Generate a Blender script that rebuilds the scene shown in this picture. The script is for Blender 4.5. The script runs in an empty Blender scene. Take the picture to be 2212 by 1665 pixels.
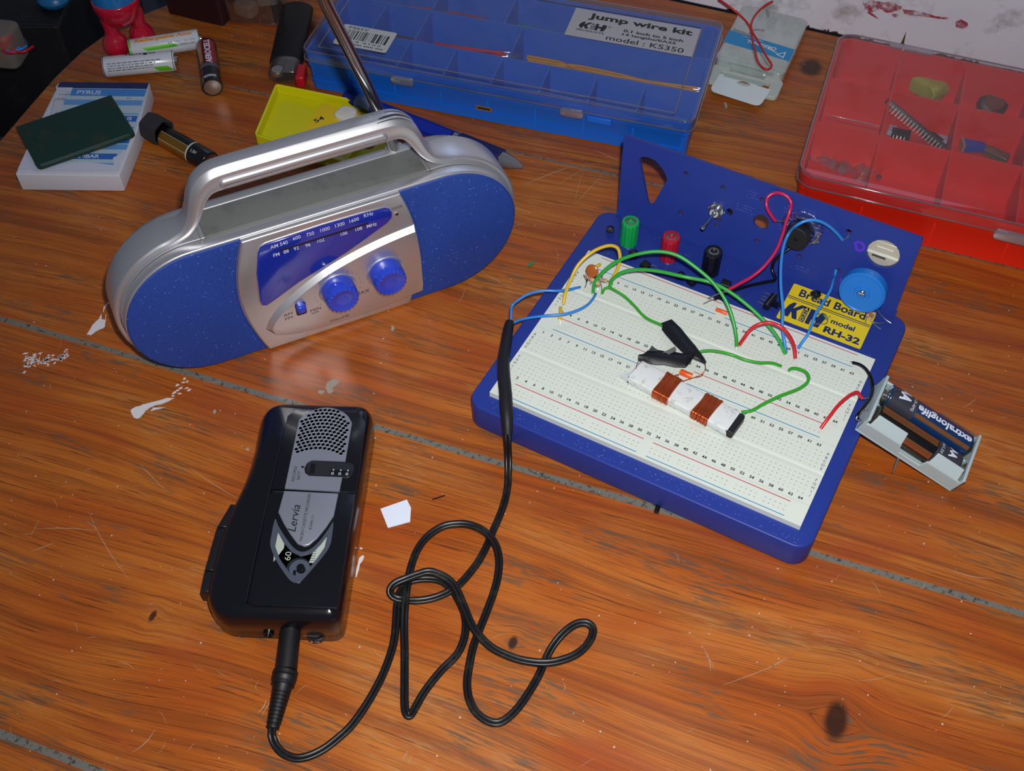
import bpy, bmesh, math, random
from mathutils import Vector, Matrix
from mathutils.geometry import tessellate_polygon
import numpy as np
random.seed(7)
scn = bpy.context.scene
COL = scn.collection
MM = 0.001
PI = math.pi

# ------------------------------------------------------------------ camera
# lengths below are millimetres in a frame whose x runs along the breadboard
# columns, y away from the viewer, z up from the table top
CW = Vector((182.0336, -367.6160, 499.9))
RW = np.array([[0.87986643, 0.47521471, 0.00245706],
 [0.37544197, -0.69194755, -0.61664569],
 [-0.29133895, 0.54348833, -0.78723698]])
FPX = 2488.79
cam_data = bpy.data.cameras.new('camera'); cam_data.sensor_width = 36.0
cam_data.lens = FPX / 2212 * 36.0; cam_data.clip_start = 0.01; cam_data.clip_end = 20
cam = bpy.data.objects.new('camera', cam_data); COL.objects.link(cam)
rot = Matrix(((RW[0][0], -RW[1][0], -RW[2][0]), (RW[0][1], -RW[1][1], -RW[2][1]), (RW[0][2], -RW[1][2], -RW[2][2])))
cam.matrix_world = Matrix.Translation(CW * MM) @ rot.to_4x4()
scn.camera = cam

# ------------------------------------------------------------------ light
world = bpy.data.worlds.new('room_light'); scn.world = world; world.use_nodes = True
_bg = world.node_tree.nodes['Background']
_bg.inputs['Color'].default_value = (0.66, 0.74, 1.0, 1); _bg.inputs['Strength'].default_value = 0.12

def area_light(name, loc_mm, target_mm, sx, sy, power, color, spread=180):
    d = bpy.data.lights.new(name, 'AREA'); d.shape = 'RECTANGLE'; d.size = sx * MM; d.size_y = sy * MM
    d.energy = power; d.color = color; d.spread = math.radians(spread)
    o = bpy.data.objects.new(name, d); COL.objects.link(o)
    v = (Vector(target_mm) - Vector(loc_mm)).normalized()
    o.rotation_euler = v.to_track_quat('-Z', 'Y').to_euler(); o.location = Vector(loc_mm) * MM
    return o
_r = Vector(RW[0]); _u = -Vector(RW[1]); _f = Vector(RW[2])
# the camera's own flash, just above the lens
FL = CW + _r * 16 + _u * 34 + _f * 4
fd = bpy.data.lights.new('camera_flash', 'SPOT'); fd.energy = 14.5; fd.color = (1.0, 0.985, 0.955); fd.spot_size = math.radians(102); fd.spot_blend = 1.0; fd.shadow_soft_size = 0.008
fo = bpy.data.objects.new('camera_flash', fd); COL.objects.link(fo)
fo.rotation_euler = (CW + _r * 60 + _u * 0 + _f * 630 - FL).to_track_quat('-Z', 'Y').to_euler(); fo.location = FL * MM
# weak daylight from a window beyond the left of the table
area_light('window_daylight', (-300, 1500, 1300), (0, 100, 0), 900, 900, 3.0, (0.55, 0.68, 1.0))

cy = scn.cycles; cy.max_bounces = 7; cy.diffuse_bounces = 2; cy.glossy_bounces = 3; cy.transparent_max_bounces = 12; cy.transmission_bounces = 4
vs = scn.view_settings
scn.display_settings.display_device = 'sRGB'
vs.view_transform = 'Standard'; vs.look = 'None'; vs.exposure = 0.0; vs.gamma = 1.0; vs.use_curve_mapping = False

def at(px, py, z=0.0):
    """the point at height z (mm) seen at a pixel of the photograph"""
    d = Vector(RW[0]) * ((px - 1106) / FPX) + Vector(RW[1]) * ((py - 832.5) / FPX) + Vector(RW[2])
    return CW + d * ((z - CW.z) / d.z)

# ------------------------------------------------------------------ materials
def lin(c):
    if isinstance(c, str):
        c = [int(c[i:i + 2], 16) / 255 for i in (0, 2, 4)]
        return tuple(x / 12.92 if x <= 0.04045 else ((x + 0.055) / 1.055) ** 2.4 for x in c)
    return tuple(c)
_mats = {}
def new_mat(name):
    m = bpy.data.materials.new(name); m.use_nodes = True
    nt = m.node_tree; nt.nodes.clear()
    out = nt.nodes.new('ShaderNodeOutputMaterial')
    return m, nt, out
def N(nt, kind, **kw):
    n = nt.nodes.new(kind)
    for k, v in kw.items():
        if k.startswith('i_'):
            key = k[2:]
            key = int(key) if key.isdigit() else key.replace('_', ' ')
            n.inputs[key].default_value = v
        else:
            setattr(n, k, v)
    return n
def mat(name, color, rough=0.5, metal=0.0, spec=0.5, coat=0.0, var=0.0, vscale=60.0, bump=0.0, bscale=400.0, sss=0.0, dirt=None, dirt_amt=0.0, dscale=40, cr=0.08, cior=1.5):
    """plain surface with a procedural speckle of its own colour"""
    if name in _mats: return _mats[name]
    m, nt, out = new_mat(name)
    p = nt.nodes.new('ShaderNodeBsdfPrincipled')
    c = (*lin(color), 1)
    p.inputs['Base Color'].default_value = c; p.inputs['Roughness'].default_value = rough
    p.inputs['Metallic'].default_value = metal; p.inputs['Specular IOR Level'].default_value = spec
    p.inputs['Coat Weight'].default_value = coat; p.inputs['Coat Roughness'].default_value = cr; p.inputs['Coat IOR'].default_value = cior
    if sss:
        p.inputs['Subsurface Weight'].default_value = sss; p.inputs['Subsurface Radius'].default_value = (0.004, 0.004, 0.003)
        p.inputs['Subsurface Scale'].default_value = 0.5
    tc = nt.nodes.new('ShaderNodeTexCoord')
    if var or dirt:
        nz = N(nt, 'ShaderNodeTexNoise', i_Scale=vscale, i_Detail=4.0); nt.links.new(tc.outputs['Object'], nz.inputs['Vector'])
        mx = N(nt, 'ShaderNodeMix', data_type='RGBA'); mx.inputs[6].default_value = c
        mx.inputs[7].default_value = tuple(x * (1 - var) for x in c[:3]) + (1,)
        nt.links.new(nz.outputs['Fac'], mx.inputs[0]); last = mx.outputs[2]
        if dirt:
            n2 = N(nt, 'ShaderNodeTexNoise', i_Scale=dscale, i_Detail=8.0, i_Roughness=0.7); nt.links.new(tc.outputs['Object'], n2.inputs['Vector'])
            mr = N(nt, 'ShaderNodeMapRange', i_1=0.52, i_2=0.70, i_3=0.0, i_4=dirt_amt); nt.links.new(n2.outputs['Fac'], mr.inputs[0])
            m2 = N(nt, 'ShaderNodeMix', data_type='RGBA'); m2.inputs[7].default_value = (*lin(dirt), 1)
            nt.links.new(last, m2.inputs[6]); nt.links.new(mr.outputs[0], m2.inputs[0]); last = m2.outputs[2]
        nt.links.new(last, p.inputs['Base Color'])
    if bump:
        nb = N(nt, 'ShaderNodeTexNoise', i_Scale=bscale, i_Detail=3.0); nt.links.new(tc.outputs['Object'], nb.inputs['Vector'])
        b = N(nt, 'ShaderNodeBump', i_Strength=bump, i_Distance=0.0005); nt.links.new(nb.outputs['Fac'], b.inputs['Height'])
        nt.links.new(b.outputs['Normal'], p.inputs['Normal'])
    nt.links.new(p.outputs[0], out.inputs[0])
    _mats[name] = m
    return m
def clear_mat(name, tint, haze=0.06, haze_col='808890', rough=0.06, refl=0.10):
    """thin clear plastic: see-through tint, a little haze, a glossy skin"""
    if name in _mats: return _mats[name]
    m, nt, out = new_mat(name)
    t = N(nt, 'ShaderNodeBsdfTransparent'); t.inputs[0].default_value = (*lin(tint), 1)
    d = N(nt, 'ShaderNodeBsdfDiffuse'); d.inputs[0].default_value = (*lin(haze_col), 1)
    g = N(nt, 'ShaderNodeBsdfGlossy', i_Roughness=rough); g.inputs[0].default_value = (1, 1, 1, 1)
    lw = N(nt, 'ShaderNodeLayerWeight', i_Blend=0.35)
    tc = nt.nodes.new('ShaderNodeTexCoord'); nz = N(nt, 'ShaderNodeTexNoise', i_Scale=50.0, i_Detail=5.0); nt.links.new(tc.outputs['Object'], nz.inputs['Vector'])
    hz = N(nt, 'ShaderNodeMapRange', i_1=0.3, i_2=0.7, i_3=haze * 0.7, i_4=haze * 1.3); nt.links.new(nz.outputs['Fac'], hz.inputs[0])
    a = N(nt, 'ShaderNodeMixShader'); nt.links.new(hz.outputs[0], a.inputs[0]); nt.links.new(t.outputs[0], a.inputs[1]); nt.links.new(d.outputs[0], a.inputs[2])
    fr = N(nt, 'ShaderNodeMapRange', i_1=0.0, i_2=1.0, i_3=refl * 0.4, i_4=min(1, refl * 6)); nt.links.new(lw.outputs['Facing'], fr.inputs[0])
    b = N(nt, 'ShaderNodeMixShader'); nt.links.new(fr.outputs[0], b.inputs[0]); nt.links.new(a.outputs[0], b.inputs[1]); nt.links.new(g.outputs[0], b.inputs[2])
    nt.links.new(b.outputs[0], out.inputs[0]); _mats[name] = m
    return m

# ------------------------------------------------------------------ mesh building
def smooth_path(P, k=6, closed=False):
    P = [Vector(p) for p in P]
    if len(P) < 3: return P
    out = []; n = len(P)
    rng = n if closed else n - 1
    for i in range(rng):
        if closed: p0, p1, p2, p3 = P[(i - 1) % n], P[i], P[(i + 1) % n], P[(i + 2) % n]
        else:
            p1, p2 = P[i], P[i + 1]
            p0 = P[i - 1] if i else p1 * 2 - p2
            p3 = P[i + 2] if i + 2 < n else p2 * 2 - p1
        for j in range(k):
            t = j / k
            out.append(0.5 * ((2 * p1) + (p2 - p0) * t + (2 * p0 - 5 * p1 + 4 * p2 - p3) * t * t + (3 * p1 - p0 - 3 * p2 + p3) * t ** 3))
    if not closed: out.append(P[-1])
    return out
def rrect(x0, x1, y0, y1, r, n=5):
    r = max(0.01, min(r, (x1 - x0) / 2 - 1e-3, (y1 - y0) / 2 - 1e-3))
    pts = []
    for cx, cy, a in ((x1 - r, y1 - r, 0), (x0 + r, y1 - r, 90), (x0 + r, y0 + r, 180), (x1 - r, y0 + r, 270)):
        for i in range(n + 1):
            t = math.radians(a + 90 * i / n); pts.append((cx + r * math.cos(t), cy + r * math.sin(t)))
    return pts
def circ(cx, cy, r, n=24, ry=None):
    ry = ry or r
    return [(cx + r * math.cos(2 * PI * i / n), cy + ry * math.sin(2 * PI * i / n)) for i in range(n)]
def inset(P, d):
    n = len(P); out = []
    ar = sum(P[i][0] * P[(i + 1) % n][1] - P[(i + 1) % n][0] * P[i][1] for i in range(n))
    sg = 1 if ar > 0 else -1
    for i in range(n):
        a, b, c = Vector(P[i - 1][:2]), Vector(P[i][:2]), Vector(P[(i + 1) % n][:2])
        e1 = (b - a); e2 = (c - b)
        if e1.length < 1e-6: e1 = e2
        if e2.length < 1e-6: e2 = e1
        e1 = e1.normalized(); e2 = e2.normalized()
        nn = Vector((-e1.y, e1.x)) + Vector((-e2.y, e2.x))
        if nn.length < 1e-6: nn = Vector((-e1.y, e1.x))
        nn.normalize(); k = max(0.5, nn.dot(Vector((-e1.y, e1.x))))
        out.append((b.x + sg * nn.x * d / k, b.y + sg * nn.y * d / k))
    return out
def rpoly(P, R, n=5):
    """polygon with rounded corners; R is one radius or one per corner"""
    out = []; m = len(P)
    for i in range(m):
        a, b, c = Vector(P[i - 1]), Vector(P[i]), Vector(P[(i + 1) % m]); r = R[i] if isinstance(R, (list, tuple)) else R
        u = (a - b); w = (c - b); lu, lw = u.length, w.length; u.normalize(); w.normalize()
        k = min(r, lu * 0.48, lw * 0.48); p, q = b + u * k, b + w * k
        if r <= 0.01: out.append(tuple(b)); continue
        for j in range(n + 1):
            t = j / n; out.append(tuple(p * (1 - t) ** 2 + b * 2 * t * (1 - t) + q * t * t))
    return out
I4 = Matrix.Identity(4)
XZ = Matrix(((1, 0, 0, 0), (0, 0, 1, 0), (0, 1, 0, 0), (0, 0, 0, 1)))        # drawing (x, y, h) -> (x, h, y)
FRONT = Matrix(((1, 0, 0, 0), (0, 0, -1, 0), (0, 1, 0, 0), (0, 0, 0, 1)))     # drawing on a front face, h towards the viewer
def T(x=0, y=0, z=0): return Matrix.Translation((x, y, z))
def RZ(a): return Matrix.Rotation(math.radians(a), 4, 'Z')
def RX(a): return Matrix.Rotation(math.radians(a), 4, 'X')
def RY(a): return Matrix.Rotation(math.radians(a), 4, 'Y')
_glyph = {}
def text_mesh(s, bold, shear, sp):
    key = (s, bold, shear, sp)
    if key in _glyph: return _glyph[key]
    cu = bpy.data.curves.new('t', 'FONT'); cu.body = s; cu.size = 1.0; cu.align_x = 'CENTER'; cu.align_y = 'CENTER'
    cu.resolution_u = 3; cu.offset = bold; cu.shear = shear; cu.space_character = sp
    ob = bpy.data.objects.new('t', cu)
    me = ob.to_mesh()
    v = [tuple(x.co) for x in me.vertices]; f = [tuple(p.vertices) for p in me.polygons]
    if v:
        lo = [min(p[i] for p in v) for i in (0, 1)]; hi = [max(p[i] for p in v) for i in (0, 1)]
        cx, cy = (lo[0] + hi[0]) / 2, (lo[1] + hi[1]) / 2
        v = [(a - cx, b - cy, 0) for a, b, c in v]; w, h = hi[0] - lo[0], hi[1] - lo[1]
    else: w = h = 1
    ob.to_mesh_clear(); bpy.data.objects.remove(ob); bpy.data.curves.remove(cu)
    _glyph[key] = (v, f, w, h)
    return _glyph[key]

def fill_rings(rings, P):
    """triangles of a flat outline with holes, as indices into P"""
    cu = bpy.data.curves.new('f', 'CURVE'); cu.dimensions = '2D'; cu.fill_mode = 'BOTH'
    for r in rings:
        sp = cu.splines.new('POLY'); sp.points.add(len(r) - 1); sp.use_cyclic_u = True
        for q, (x, y) in zip(sp.points, r): q.co = (x, y, 0, 1)
    ob = bpy.data.objects.new('f', cu); me = ob.to_mesh()
    A = np.array([p for p in P]); idx = [int(np.argmin((A[:, 0] - v.co.x) ** 2 + (A[:, 1] - v.co.y) ** 2)) for v in me.vertices]
    out = []
    for f in me.polygons:
        t = [idx[i] for i in f.vertices]
        for k in range(1, len(t) - 1):
            if len({t[0], t[k], t[k + 1]}) == 3: out.append((t[0], t[k], t[k + 1]))
    ob.to_mesh_clear(); bpy.data.objects.remove(ob); bpy.data.curves.remove(cu)
    return out
class MB:
    def __init__(s): s.v = []; s.f = []; s.m = []
    def add(s, V, F, mi=0, M=None):
        b = len(s.v)
        s.v += [tuple(M @ Vector(p)) for p in V] if M is not None else [tuple(p) for p in V]
        s.f += [tuple(b + i for i in f) for f in F]; s.m += [mi] * len(F)
        return s
    def box(s, x0, x1, y0, y1, z0, z1, mi=0, M=None):
        return s.add([(x0, y0, z0), (x1, y0, z0), (x1, y1, z0), (x0, y1, z0), (x0, y0, z1), (x1, y0, z1), (x1, y1, z1), (x0, y1, z1)],
                     [(0, 3, 2, 1), (4, 5, 6, 7), (0, 1, 5, 4), (1, 2, 6, 5), (2, 3, 7, 6), (3, 0, 4, 7)], mi, M)
    def loft(s, loops, mi=0, M=None, cap0=True, cap1=True, closed=True):
        n = len(loops[0]); V = [p for L in loops for p in L]; F = []
        for i in range(len(loops) - 1):
            for j in range(n if closed else n - 1):
                k = (j + 1) % n; F.append((i * n + j, i * n + k, (i + 1) * n + k, (i + 1) * n + j))
        if cap0: F.append(tuple(range(n - 1, -1, -1)))
        if cap1: F.append(tuple((len(loops) - 1) * n + j for j in range(n)))
        return s.add(V, F, mi, M)
    def prism(s, P, z0, z1, mi=0, M=None, top=0.0, bot=0.0, n=3):
        """outline P from z0 to z1 with rounded top / bottom rims"""
        L = []
        if bot:
            for i in range(n + 1):
                a = PI / 2 * i / n; L.append([(x, y, z0 + bot * (1 - math.cos(a))) for x, y in inset(P, bot * (1 - math.sin(a)))])
        else: L.append([(x, y, z0) for x, y in P])
        if top:
            for i in range(n + 1):
                a = PI / 2 * i / n; L.append([(x, y, z1 - top * (1 - math.sin(a))) for x, y in inset(P, top * (1 - math.cos(a)))])
        else: L.append([(x, y, z1) for x, y in P])
        return s.loft(L, mi, M)
    def rbox(s, x0, x1, y0, y1, z0, z1, r=1.0, top=0.0, bot=0.0, mi=0, M=None, n=4):
        return s.prism(rrect(x0, x1, y0, y1, r, n), z0, z1, mi, M, top, bot)
    def plate(s, outer, holes, z0, z1, mi=0, M=None):
        rings = [outer] + list(holes); P = [p for r in rings for p in r]
        n = len(P)
        if holes: tris = fill_rings(rings, P)
        else: tris = tessellate_polygon([[Vector((x, y, 0)) for x, y in r] for r in rings])
        V = [(x, y, z1) for x, y in P] + [(x, y, z0) for x, y in P]; F = []
        for t in tris:
            a, b, c = [Vector(P[i]) for i in t]
            if (b - a).cross(c - a) < 0: t = (t[0], t[2], t[1])
            F.append(tuple(t)); F.append(tuple(n + i for i in reversed(t)))
        k = 0
        for r in rings:
            m = len(r); ar = sum(r[i][0] * r[(i + 1) % m][1] - r[(i + 1) % m][0] * r[i][1] for i in range(m))
            out = (ar > 0) == (r is outer)
            for i in range(m):
                a, b = k + i, k + (i + 1) % m
                F.append((n + a, n + b, b, a) if out else (a, b, n + b, n + a))
            k += m
        return s.add(V, F, mi, M)
    def lathe(s, prof, n=24, mi=0, M=None, a0=0, a1=360, mis=None):
        """profile of (r, z) turned about z"""
        full = abs(a1 - a0) >= 360; c = n if full else n + 1; V = []; b = len(s.v)
        for r, z in prof:
            for i in range(c):
                a = math.radians(a0 + (a1 - a0) * i / n); V.append((r * math.cos(a), r * math.sin(a), z))
        F = []; mm = []
        for i in range(len(prof) - 1):
            for j in range(n):
                k = (j + 1) % c; F.append((i * c + j, i * c + k, (i + 1) * c + k, (i + 1) * c + j)); mm.append(mis[i] if mis else mi)
        if full:
            if prof[0][0] > 1e-4: F.append(tuple(range(c - 1, -1, -1))); mm.append(mm[0])
            if prof[-1][0] > 1e-4: F.append(tuple((len(prof) - 1) * c + j for j in range(c))); mm.append(mm[-2])
        s.add(V, F, 0, M); s.m[-len(F):] = mm
        return s
    def cyl(s, p0, p1, r, n=12, mi=0, r1=None):
        return s.tube([p0, p1], r, n, mi, radii=[r, r if r1 is None else r1])
    def tube(s, path, r=1.0, n=8, mi=0, radii=None, cap=True, sec=None, up=None):
        P = [Vector(p) for p in path]; m = len(P); loops = []
        T_ = []
        for i in range(m):
            a = P[max(0, i - 1)]; b = P[min(m - 1, i + 1)]; d = b - a
            T_.append(d.normalized() if d.length > 1e-9 else Vector((0, 0, 1)))
        if up is None:
            ref = Vector((0, 0, 1)) if abs(T_[0].z) < 0.9 else Vector((1, 0, 0))
            u = (ref - T_[0] * ref.dot(T_[0])).normalized()
        for i in range(m):
            if up is None:
                u = (u - T_[i] * u.dot(T_[i])); u = u.normalized() if u.length > 1e-6 else T_[i].orthogonal().normalized()
            else:
                w = Vector(up); u = (w - T_[i] * w.dot(T_[i])); u = u.normalized() if u.length > 1e-6 else T_[i].orthogonal().normalized()
            v = T_[i].cross(u); rr = radii[i] if radii else r
            S_ = sec or [(math.cos(2 * PI * j / n), math.sin(2 * PI * j / n)) for j in range(n)]
            loops.append([tuple(P[i] + (v * a + u * b) * rr) for a, b in S_])
        return s.loft(loops, mi, None, cap, cap)
    def sphere(s, c, r, mi=0, n=12, M=None, sz=1.0):
        V = []; F = []; h = n // 2
        for i in range(1, h):
            a = PI * i / h
            for j in range(n): b = 2 * PI * j / n; V.append((c[0] + r * math.sin(a) * math.cos(b), c[1] + r * math.sin(a) * math.sin(b), c[2] + r * sz * math.cos(a)))
        V += [(c[0], c[1], c[2] + r * sz), (c[0], c[1], c[2] - r * sz)]; t = len(V) - 2
        for i in range(h - 2):
            for j in range(n): k = (j + 1) % n; F.append((i * n + j, (i + 1) * n + j, (i + 1) * n + k, i * n + k))
        for j in range(n):
            k = (j + 1) % n; F.append((t, j, k)); F.append((t + 1, (h - 2) * n + k, (h - 2) * n + j))
        return s.add(V, F, mi, M)
    def text(s, txt, size, M=I4, mi=1, bold=0.0, shear=0.0, sp=1.0, sx=1.0, width=None, fn=None, height=None):
        """flat lettering; size is the em size, width / height (mm) override it"""
        V, F, w, h = text_mesh(txt, bold, shear, sp)
        ky = size; kx = size * sx
        if height: ky = height / h; kx = ky * sx
        if width: kx = width / w
        V = [(x * kx, y * ky, 0) for x, y, z in V]
        if fn:
            bm = bmesh.new(); vs_ = [bm.verts.new(p) for p in V]
            for f in F:
                try: bm.faces.new([vs_[i] for i in f])
                except ValueError: pass
            H = h * ky; st = 0.7; y = -H / 2 + st
            while y < H / 2:
                bmesh.ops.bisect_plane(bm, geom=bm.verts[:] + bm.edges[:] + bm.faces[:], plane_co=(0, y, 0), plane_no=(0, 1, 0)); y += st
            bm.verts.index_update(); V = [tuple(v.co) for v in bm.verts]; F = [tuple(v.index for v in f.verts) for f in bm.faces]; bm.free()
            V = [tuple(M @ Vector(p)) for p in V]; return s.add([fn(*p) for p in V], F, mi)
        return s.add(V, F, mi, M)
    def rect(s, x0, x1, y0, y1, z, mi=0, M=None):
        return s.add([(x0, y0, z), (x1, y0, z), (x1, y1, z), (x0, y1, z)], [(0, 1, 2, 3)], mi, M)
    def poly(s, P, z, mi=0, M=None):
        tris = tessellate_polygon([[Vector((x, y, 0)) for x, y in P]]); F = []
        for t in tris:
            a, b, c = [Vector(P[i]) for i in t]
            F.append(tuple(t) if (b - a).cross(c - a) > 0 else (t[0], t[2], t[1]))
        return s.add([(x, y, z) for x, y in P], F, mi, M)
    def build(s, name, mats, parent=None, angle=32, M=None, bevel=0.0, seg=2, subsurf=0):
        me = bpy.data.meshes.new(name)
        K = Matrix.Scale(MM, 4) @ (M if M is not None else I4)
        me.from_pydata([tuple(K @ Vector(p)) for p in s.v], [], s.f)
        if not isinstance(mats, (list, tuple)): mats = [mats]
        for m in mats: me.materials.append(m)
        me.polygons.foreach_set('material_index', [min(i, len(mats) - 1) for i in s.m])
        me.polygons.foreach_set('use_smooth', [True] * len(s.f))
        me.update(); me.validate()
        try: me.set_sharp_from_angle(angle=math.radians(angle))
        except Exception: pass
        o = bpy.data.objects.new(name, me); COL.objects.link(o)
        if parent is not None: o.parent = parent
        if bevel:
            b = o.modifiers.new('bevel', 'BEVEL'); b.width = bevel * MM; b.segments = seg; b.limit_method = 'ANGLE'; b.angle_limit = math.radians(40)
            b.harden_normals = False
        if subsurf:
            q = o.modifiers.new('sub', 'SUBSURF'); q.levels = subsurf; q.render_levels = subsurf
        return o

def tag(o, label=None, cat=None, group=None, kind=None):
    if label: o['label'] = label
    if cat: o['category'] = cat
    if group: o['group'] = group
    if kind: o['kind'] = kind
    return o
def thing(name, label, cat, loc=(0, 0, 0), rz=0.0, group=None, M=None):
    o = bpy.data.objects.new(name, None); COL.objects.link(o); o.empty_display_size = 0.01
    K = M.copy() if M is not None else T(*loc) @ RZ(rz)
    K.translation = K.translation * MM
    o.matrix_world = K
    return tag(o, label, cat, group)
def solo(mb, name, mats, label, cat, loc=(0, 0, 0), rz=0.0, group=None, M=None, **kw):
    """a thing that is one mesh, drawn in its own frame"""
    o = mb.build(name, mats, **kw)
    K = M.copy() if M is not None else T(*loc) @ RZ(rz)
    K.translation = K.translation * MM
    o.matrix_world = K
    return tag(o, label, cat, group)

# ================================================================== setting
GA = 9.3   # direction of the boards, degrees from x
_ca, _sa = math.cos(math.radians(GA)), math.sin(math.radians(GA))
def sn(p): return (p.x * _ca + p.y * _sa, -p.x * _sa + p.y * _ca)
SEAMS = (-283.0, -72.4, 162.5, 395.0)
KNOTS = [(sn(at(1806, 1556)), 9.5, 5.0), (sn(at(1752, 146)), 10.0, 7.5), (sn(at(1108, 1388)), 3.5, 2.0), (sn(at(330, 1330)), 3.0, 1.5)]
def wood_material():
    m, nt, out = new_mat('varnished_pine')
    L = nt.links.new
    def math_(op, a, b=None, c=None, clamp=False):
        n = nt.nodes.new('ShaderNodeMath'); n.operation = op; n.use_clamp = clamp
        for i, x in enumerate((a, b, c)):
            if x is None: continue
            if isinstance(x, (int, float)): n.inputs[i].default_value = x
            else: L(x, n.inputs[i])
        return n.outputs[0]
    def ramp(x, a, b, c=0.0, d=1.0):
        n = N(nt, 'ShaderNodeMapRange', i_1=a, i_2=b, i_3=c, i_4=d); n.interpolation_type = 'SMOOTHSTEP'; L(x, n.inputs[0]); return n.outputs[0]
    def noise(vec, scale, detail=3.0, rough=0.5, dist=0.0):
        n = N(nt, 'ShaderNodeTexNoise', noise_dimensions='2D', i_Scale=scale, i_Detail=detail, i_Roughness=rough, i_Distortion=dist); L(vec, n.inputs['Vector']); return n.outputs['Fac']
    def mix(f, a, b):
        n = N(nt, 'ShaderNodeMix', data_type='RGBA')
        for i, x in ((0, f), (6, a), (7, b)):
            if hasattr(x, 'links'): L(x, n.inputs[i])
            elif i == 0: n.inputs[0].default_value = x
            else: n.inputs[i].default_value = (*lin(x), 1)
        return n.outputs[2]
    tc = nt.nodes.new('ShaderNodeTexCoord')
    sc = N(nt, 'ShaderNodeVectorMath', operation='SCALE', i_Scale=1000.0); L(tc.outputs['Object'], sc.inputs[0])   # millimetres
    sp = nt.nodes.new('ShaderNodeSeparateXYZ'); L(sc.outputs[0], sp.inputs[0]); X, Y = sp.outputs[0], sp.outputs[1]
    S = math_('ADD', math_('MULTIPLY', X, _ca), math_('MULTIPLY', Y, _sa))
    Nn = math_('ADD', math_('MULTIPLY', X, -_sa), math_('MULTIPLY', Y, _ca))
    # slow wander of the grain and bulges round the knots
    cv = nt.nodes.new('ShaderNodeCombineXYZ'); L(math_('MULTIPLY', S, 0.0036), cv.inputs[0]); L(math_('MULTIPLY', Nn, 0.011), cv.inputs[1])
    wob = math_('MULTIPLY', math_('SUBTRACT', noise(cv.outputs[0], 1.0, 1.0), 0.5), 30.0)
    G = math_('ADD', Nn, wob); knot = None
    for (ks, kn), rs, rn in KNOTS:
        ds = math_('DIVIDE', math_('SUBTRACT', S, ks), rn * 1.15); dn = math_('DIVIDE', math_('SUBTRACT', Nn, kn), rs * 1.15)
        r2 = math_('ADD', math_('MULTIPLY', ds, ds), math_('MULTIPLY', dn, dn))
        g = math_('POWER', 2.718, math_('MULTIPLY', r2, -0.16))
        side = math_('DIVIDE', dn, math_('ADD', math_('ABSOLUTE', dn), 0.5))
        G = math_('SUBTRACT', G, math_('MULTIPLY', math_('MULTIPLY', g, side), rs * 1.2))
        k = ramp(math_('POWER', r2, 0.5), 1.15, 0.55)
        knot = k if knot is None else math_('MAXIMUM', knot, k)
    # board number moves the pattern
    bid = 0.0
    for s in SEAMS: bid = math_('ADD', math_('GREATER_THAN', Nn, s), bid)
    off = math_('MULTIPLY', bid, 137.0)
    def gv(fs, fn):
        c = nt.nodes.new('ShaderNodeCombineXYZ'); L(math_('MULTIPLY', math_('ADD', S, off), fs), c.inputs[0]); L(math_('MULTIPLY', G, fn), c.inputs[1]); return c.outputs[0]
    band = noise(gv(0.0016, 0.15), 1.0, 1.0)
    line = noise(gv(0.003, 0.36), 1.0, 2.0, 0.7)
    fine = noise(gv(0.03, 2.4), 1.0, 1.0)
    cloud = noise(gv(0.010, 0.028), 1.0, 2.0)
    rough_ = noise(gv(0.055, 0.75), 1.0, 2.0, 0.7)
    base = mix(ramp(cloud, 0.25, 0.75), 'AA5216', 'BC6C20')
    base = mix(ramp(band, 0.42, 0.75, 0.0, 0.6), base, '824018')
    base = mix(ramp(line, 0.50, 0.72, 0.0, 0.5), base, '6C3212')
    base = mix(ramp(fine, 0.42, 0.75, 0.0, 0.40), base, '7A3E12')
    thin = ramp(math_('ABSOLUTE', math_('SUBTRACT', line, 0.47)), 0.030, 0.0)
    base = mix(math_('MULTIPLY', thin, ramp(rough_, 0.35, 0.55, 0.15, 0.75)), base, '4A2412')
    patch = noise(gv(0.014, 0.045), 1.0, 2.0)
    base = mix(ramp(patch, 0.55, 0.75, 0.0, 0.38), base, '983A18')
    worn = math_('MULTIPLY', ramp(patch, 0.48, 0.36), ramp(rough_, 0.50, 0.62))
    base = mix(math_('MULTIPLY', worn, 0.70), base, '524B3C')
    pale = math_('MULTIPLY', ramp(cloud, 0.56, 0.72), ramp(rough_, 0.50, 0.35))
    base = mix(math_('MULTIPLY', pale, 0.35), base, 'A88458')
    base = mix(math_('MULTIPLY', knot, 0.90), base, '26120A')
    # dust and paint specks
    vo = N(nt, 'ShaderNodeTexVoronoi', voronoi_dimensions='2D', i_Scale=0.12, i_Randomness=1.0); L(sc.outputs[0], vo.inputs['Vector'])
    vs2 = nt.nodes.new('ShaderNodeSeparateColor'); L(vo.outputs['Color'], vs2.inputs[0])
    rad = math_('MULTIPLY', math_('POWER', vs2.outputs[0], 6.0), 0.06)
    spk = math_('MULTIPLY', math_('LESS_THAN', vo.outputs['Distance'], rad), math_('GREATER_THAN', vs2.outputs[1], 0.35))
    base = mix(math_('MULTIPLY', spk, 0.75), base, 'C9BFB4')
    # filled gaps between the boards
    seam = None
    wv = math_('MULTIPLY', math_('SUBTRACT', patch, 0.5), 2.0)
    for s in SEAMS:
        d = math_('ABSOLUTE', math_('SUBTRACT', math_('ADD', Nn, wv), s))
        k = ramp(d, 2.1 if s != 162.5 else 1.2, 1.5 if s != 162.5 else 0.5); seam = k if seam is None else math_('MAXIMUM', seam, k)
    grime = noise(sc.outputs[0], 0.35, 2.0, 0.7)
    fill = mix(ramp(grime, 0.5, 0.75), '706E66', '3E3A32')
    base = mix(seam, base, fill)
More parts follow.
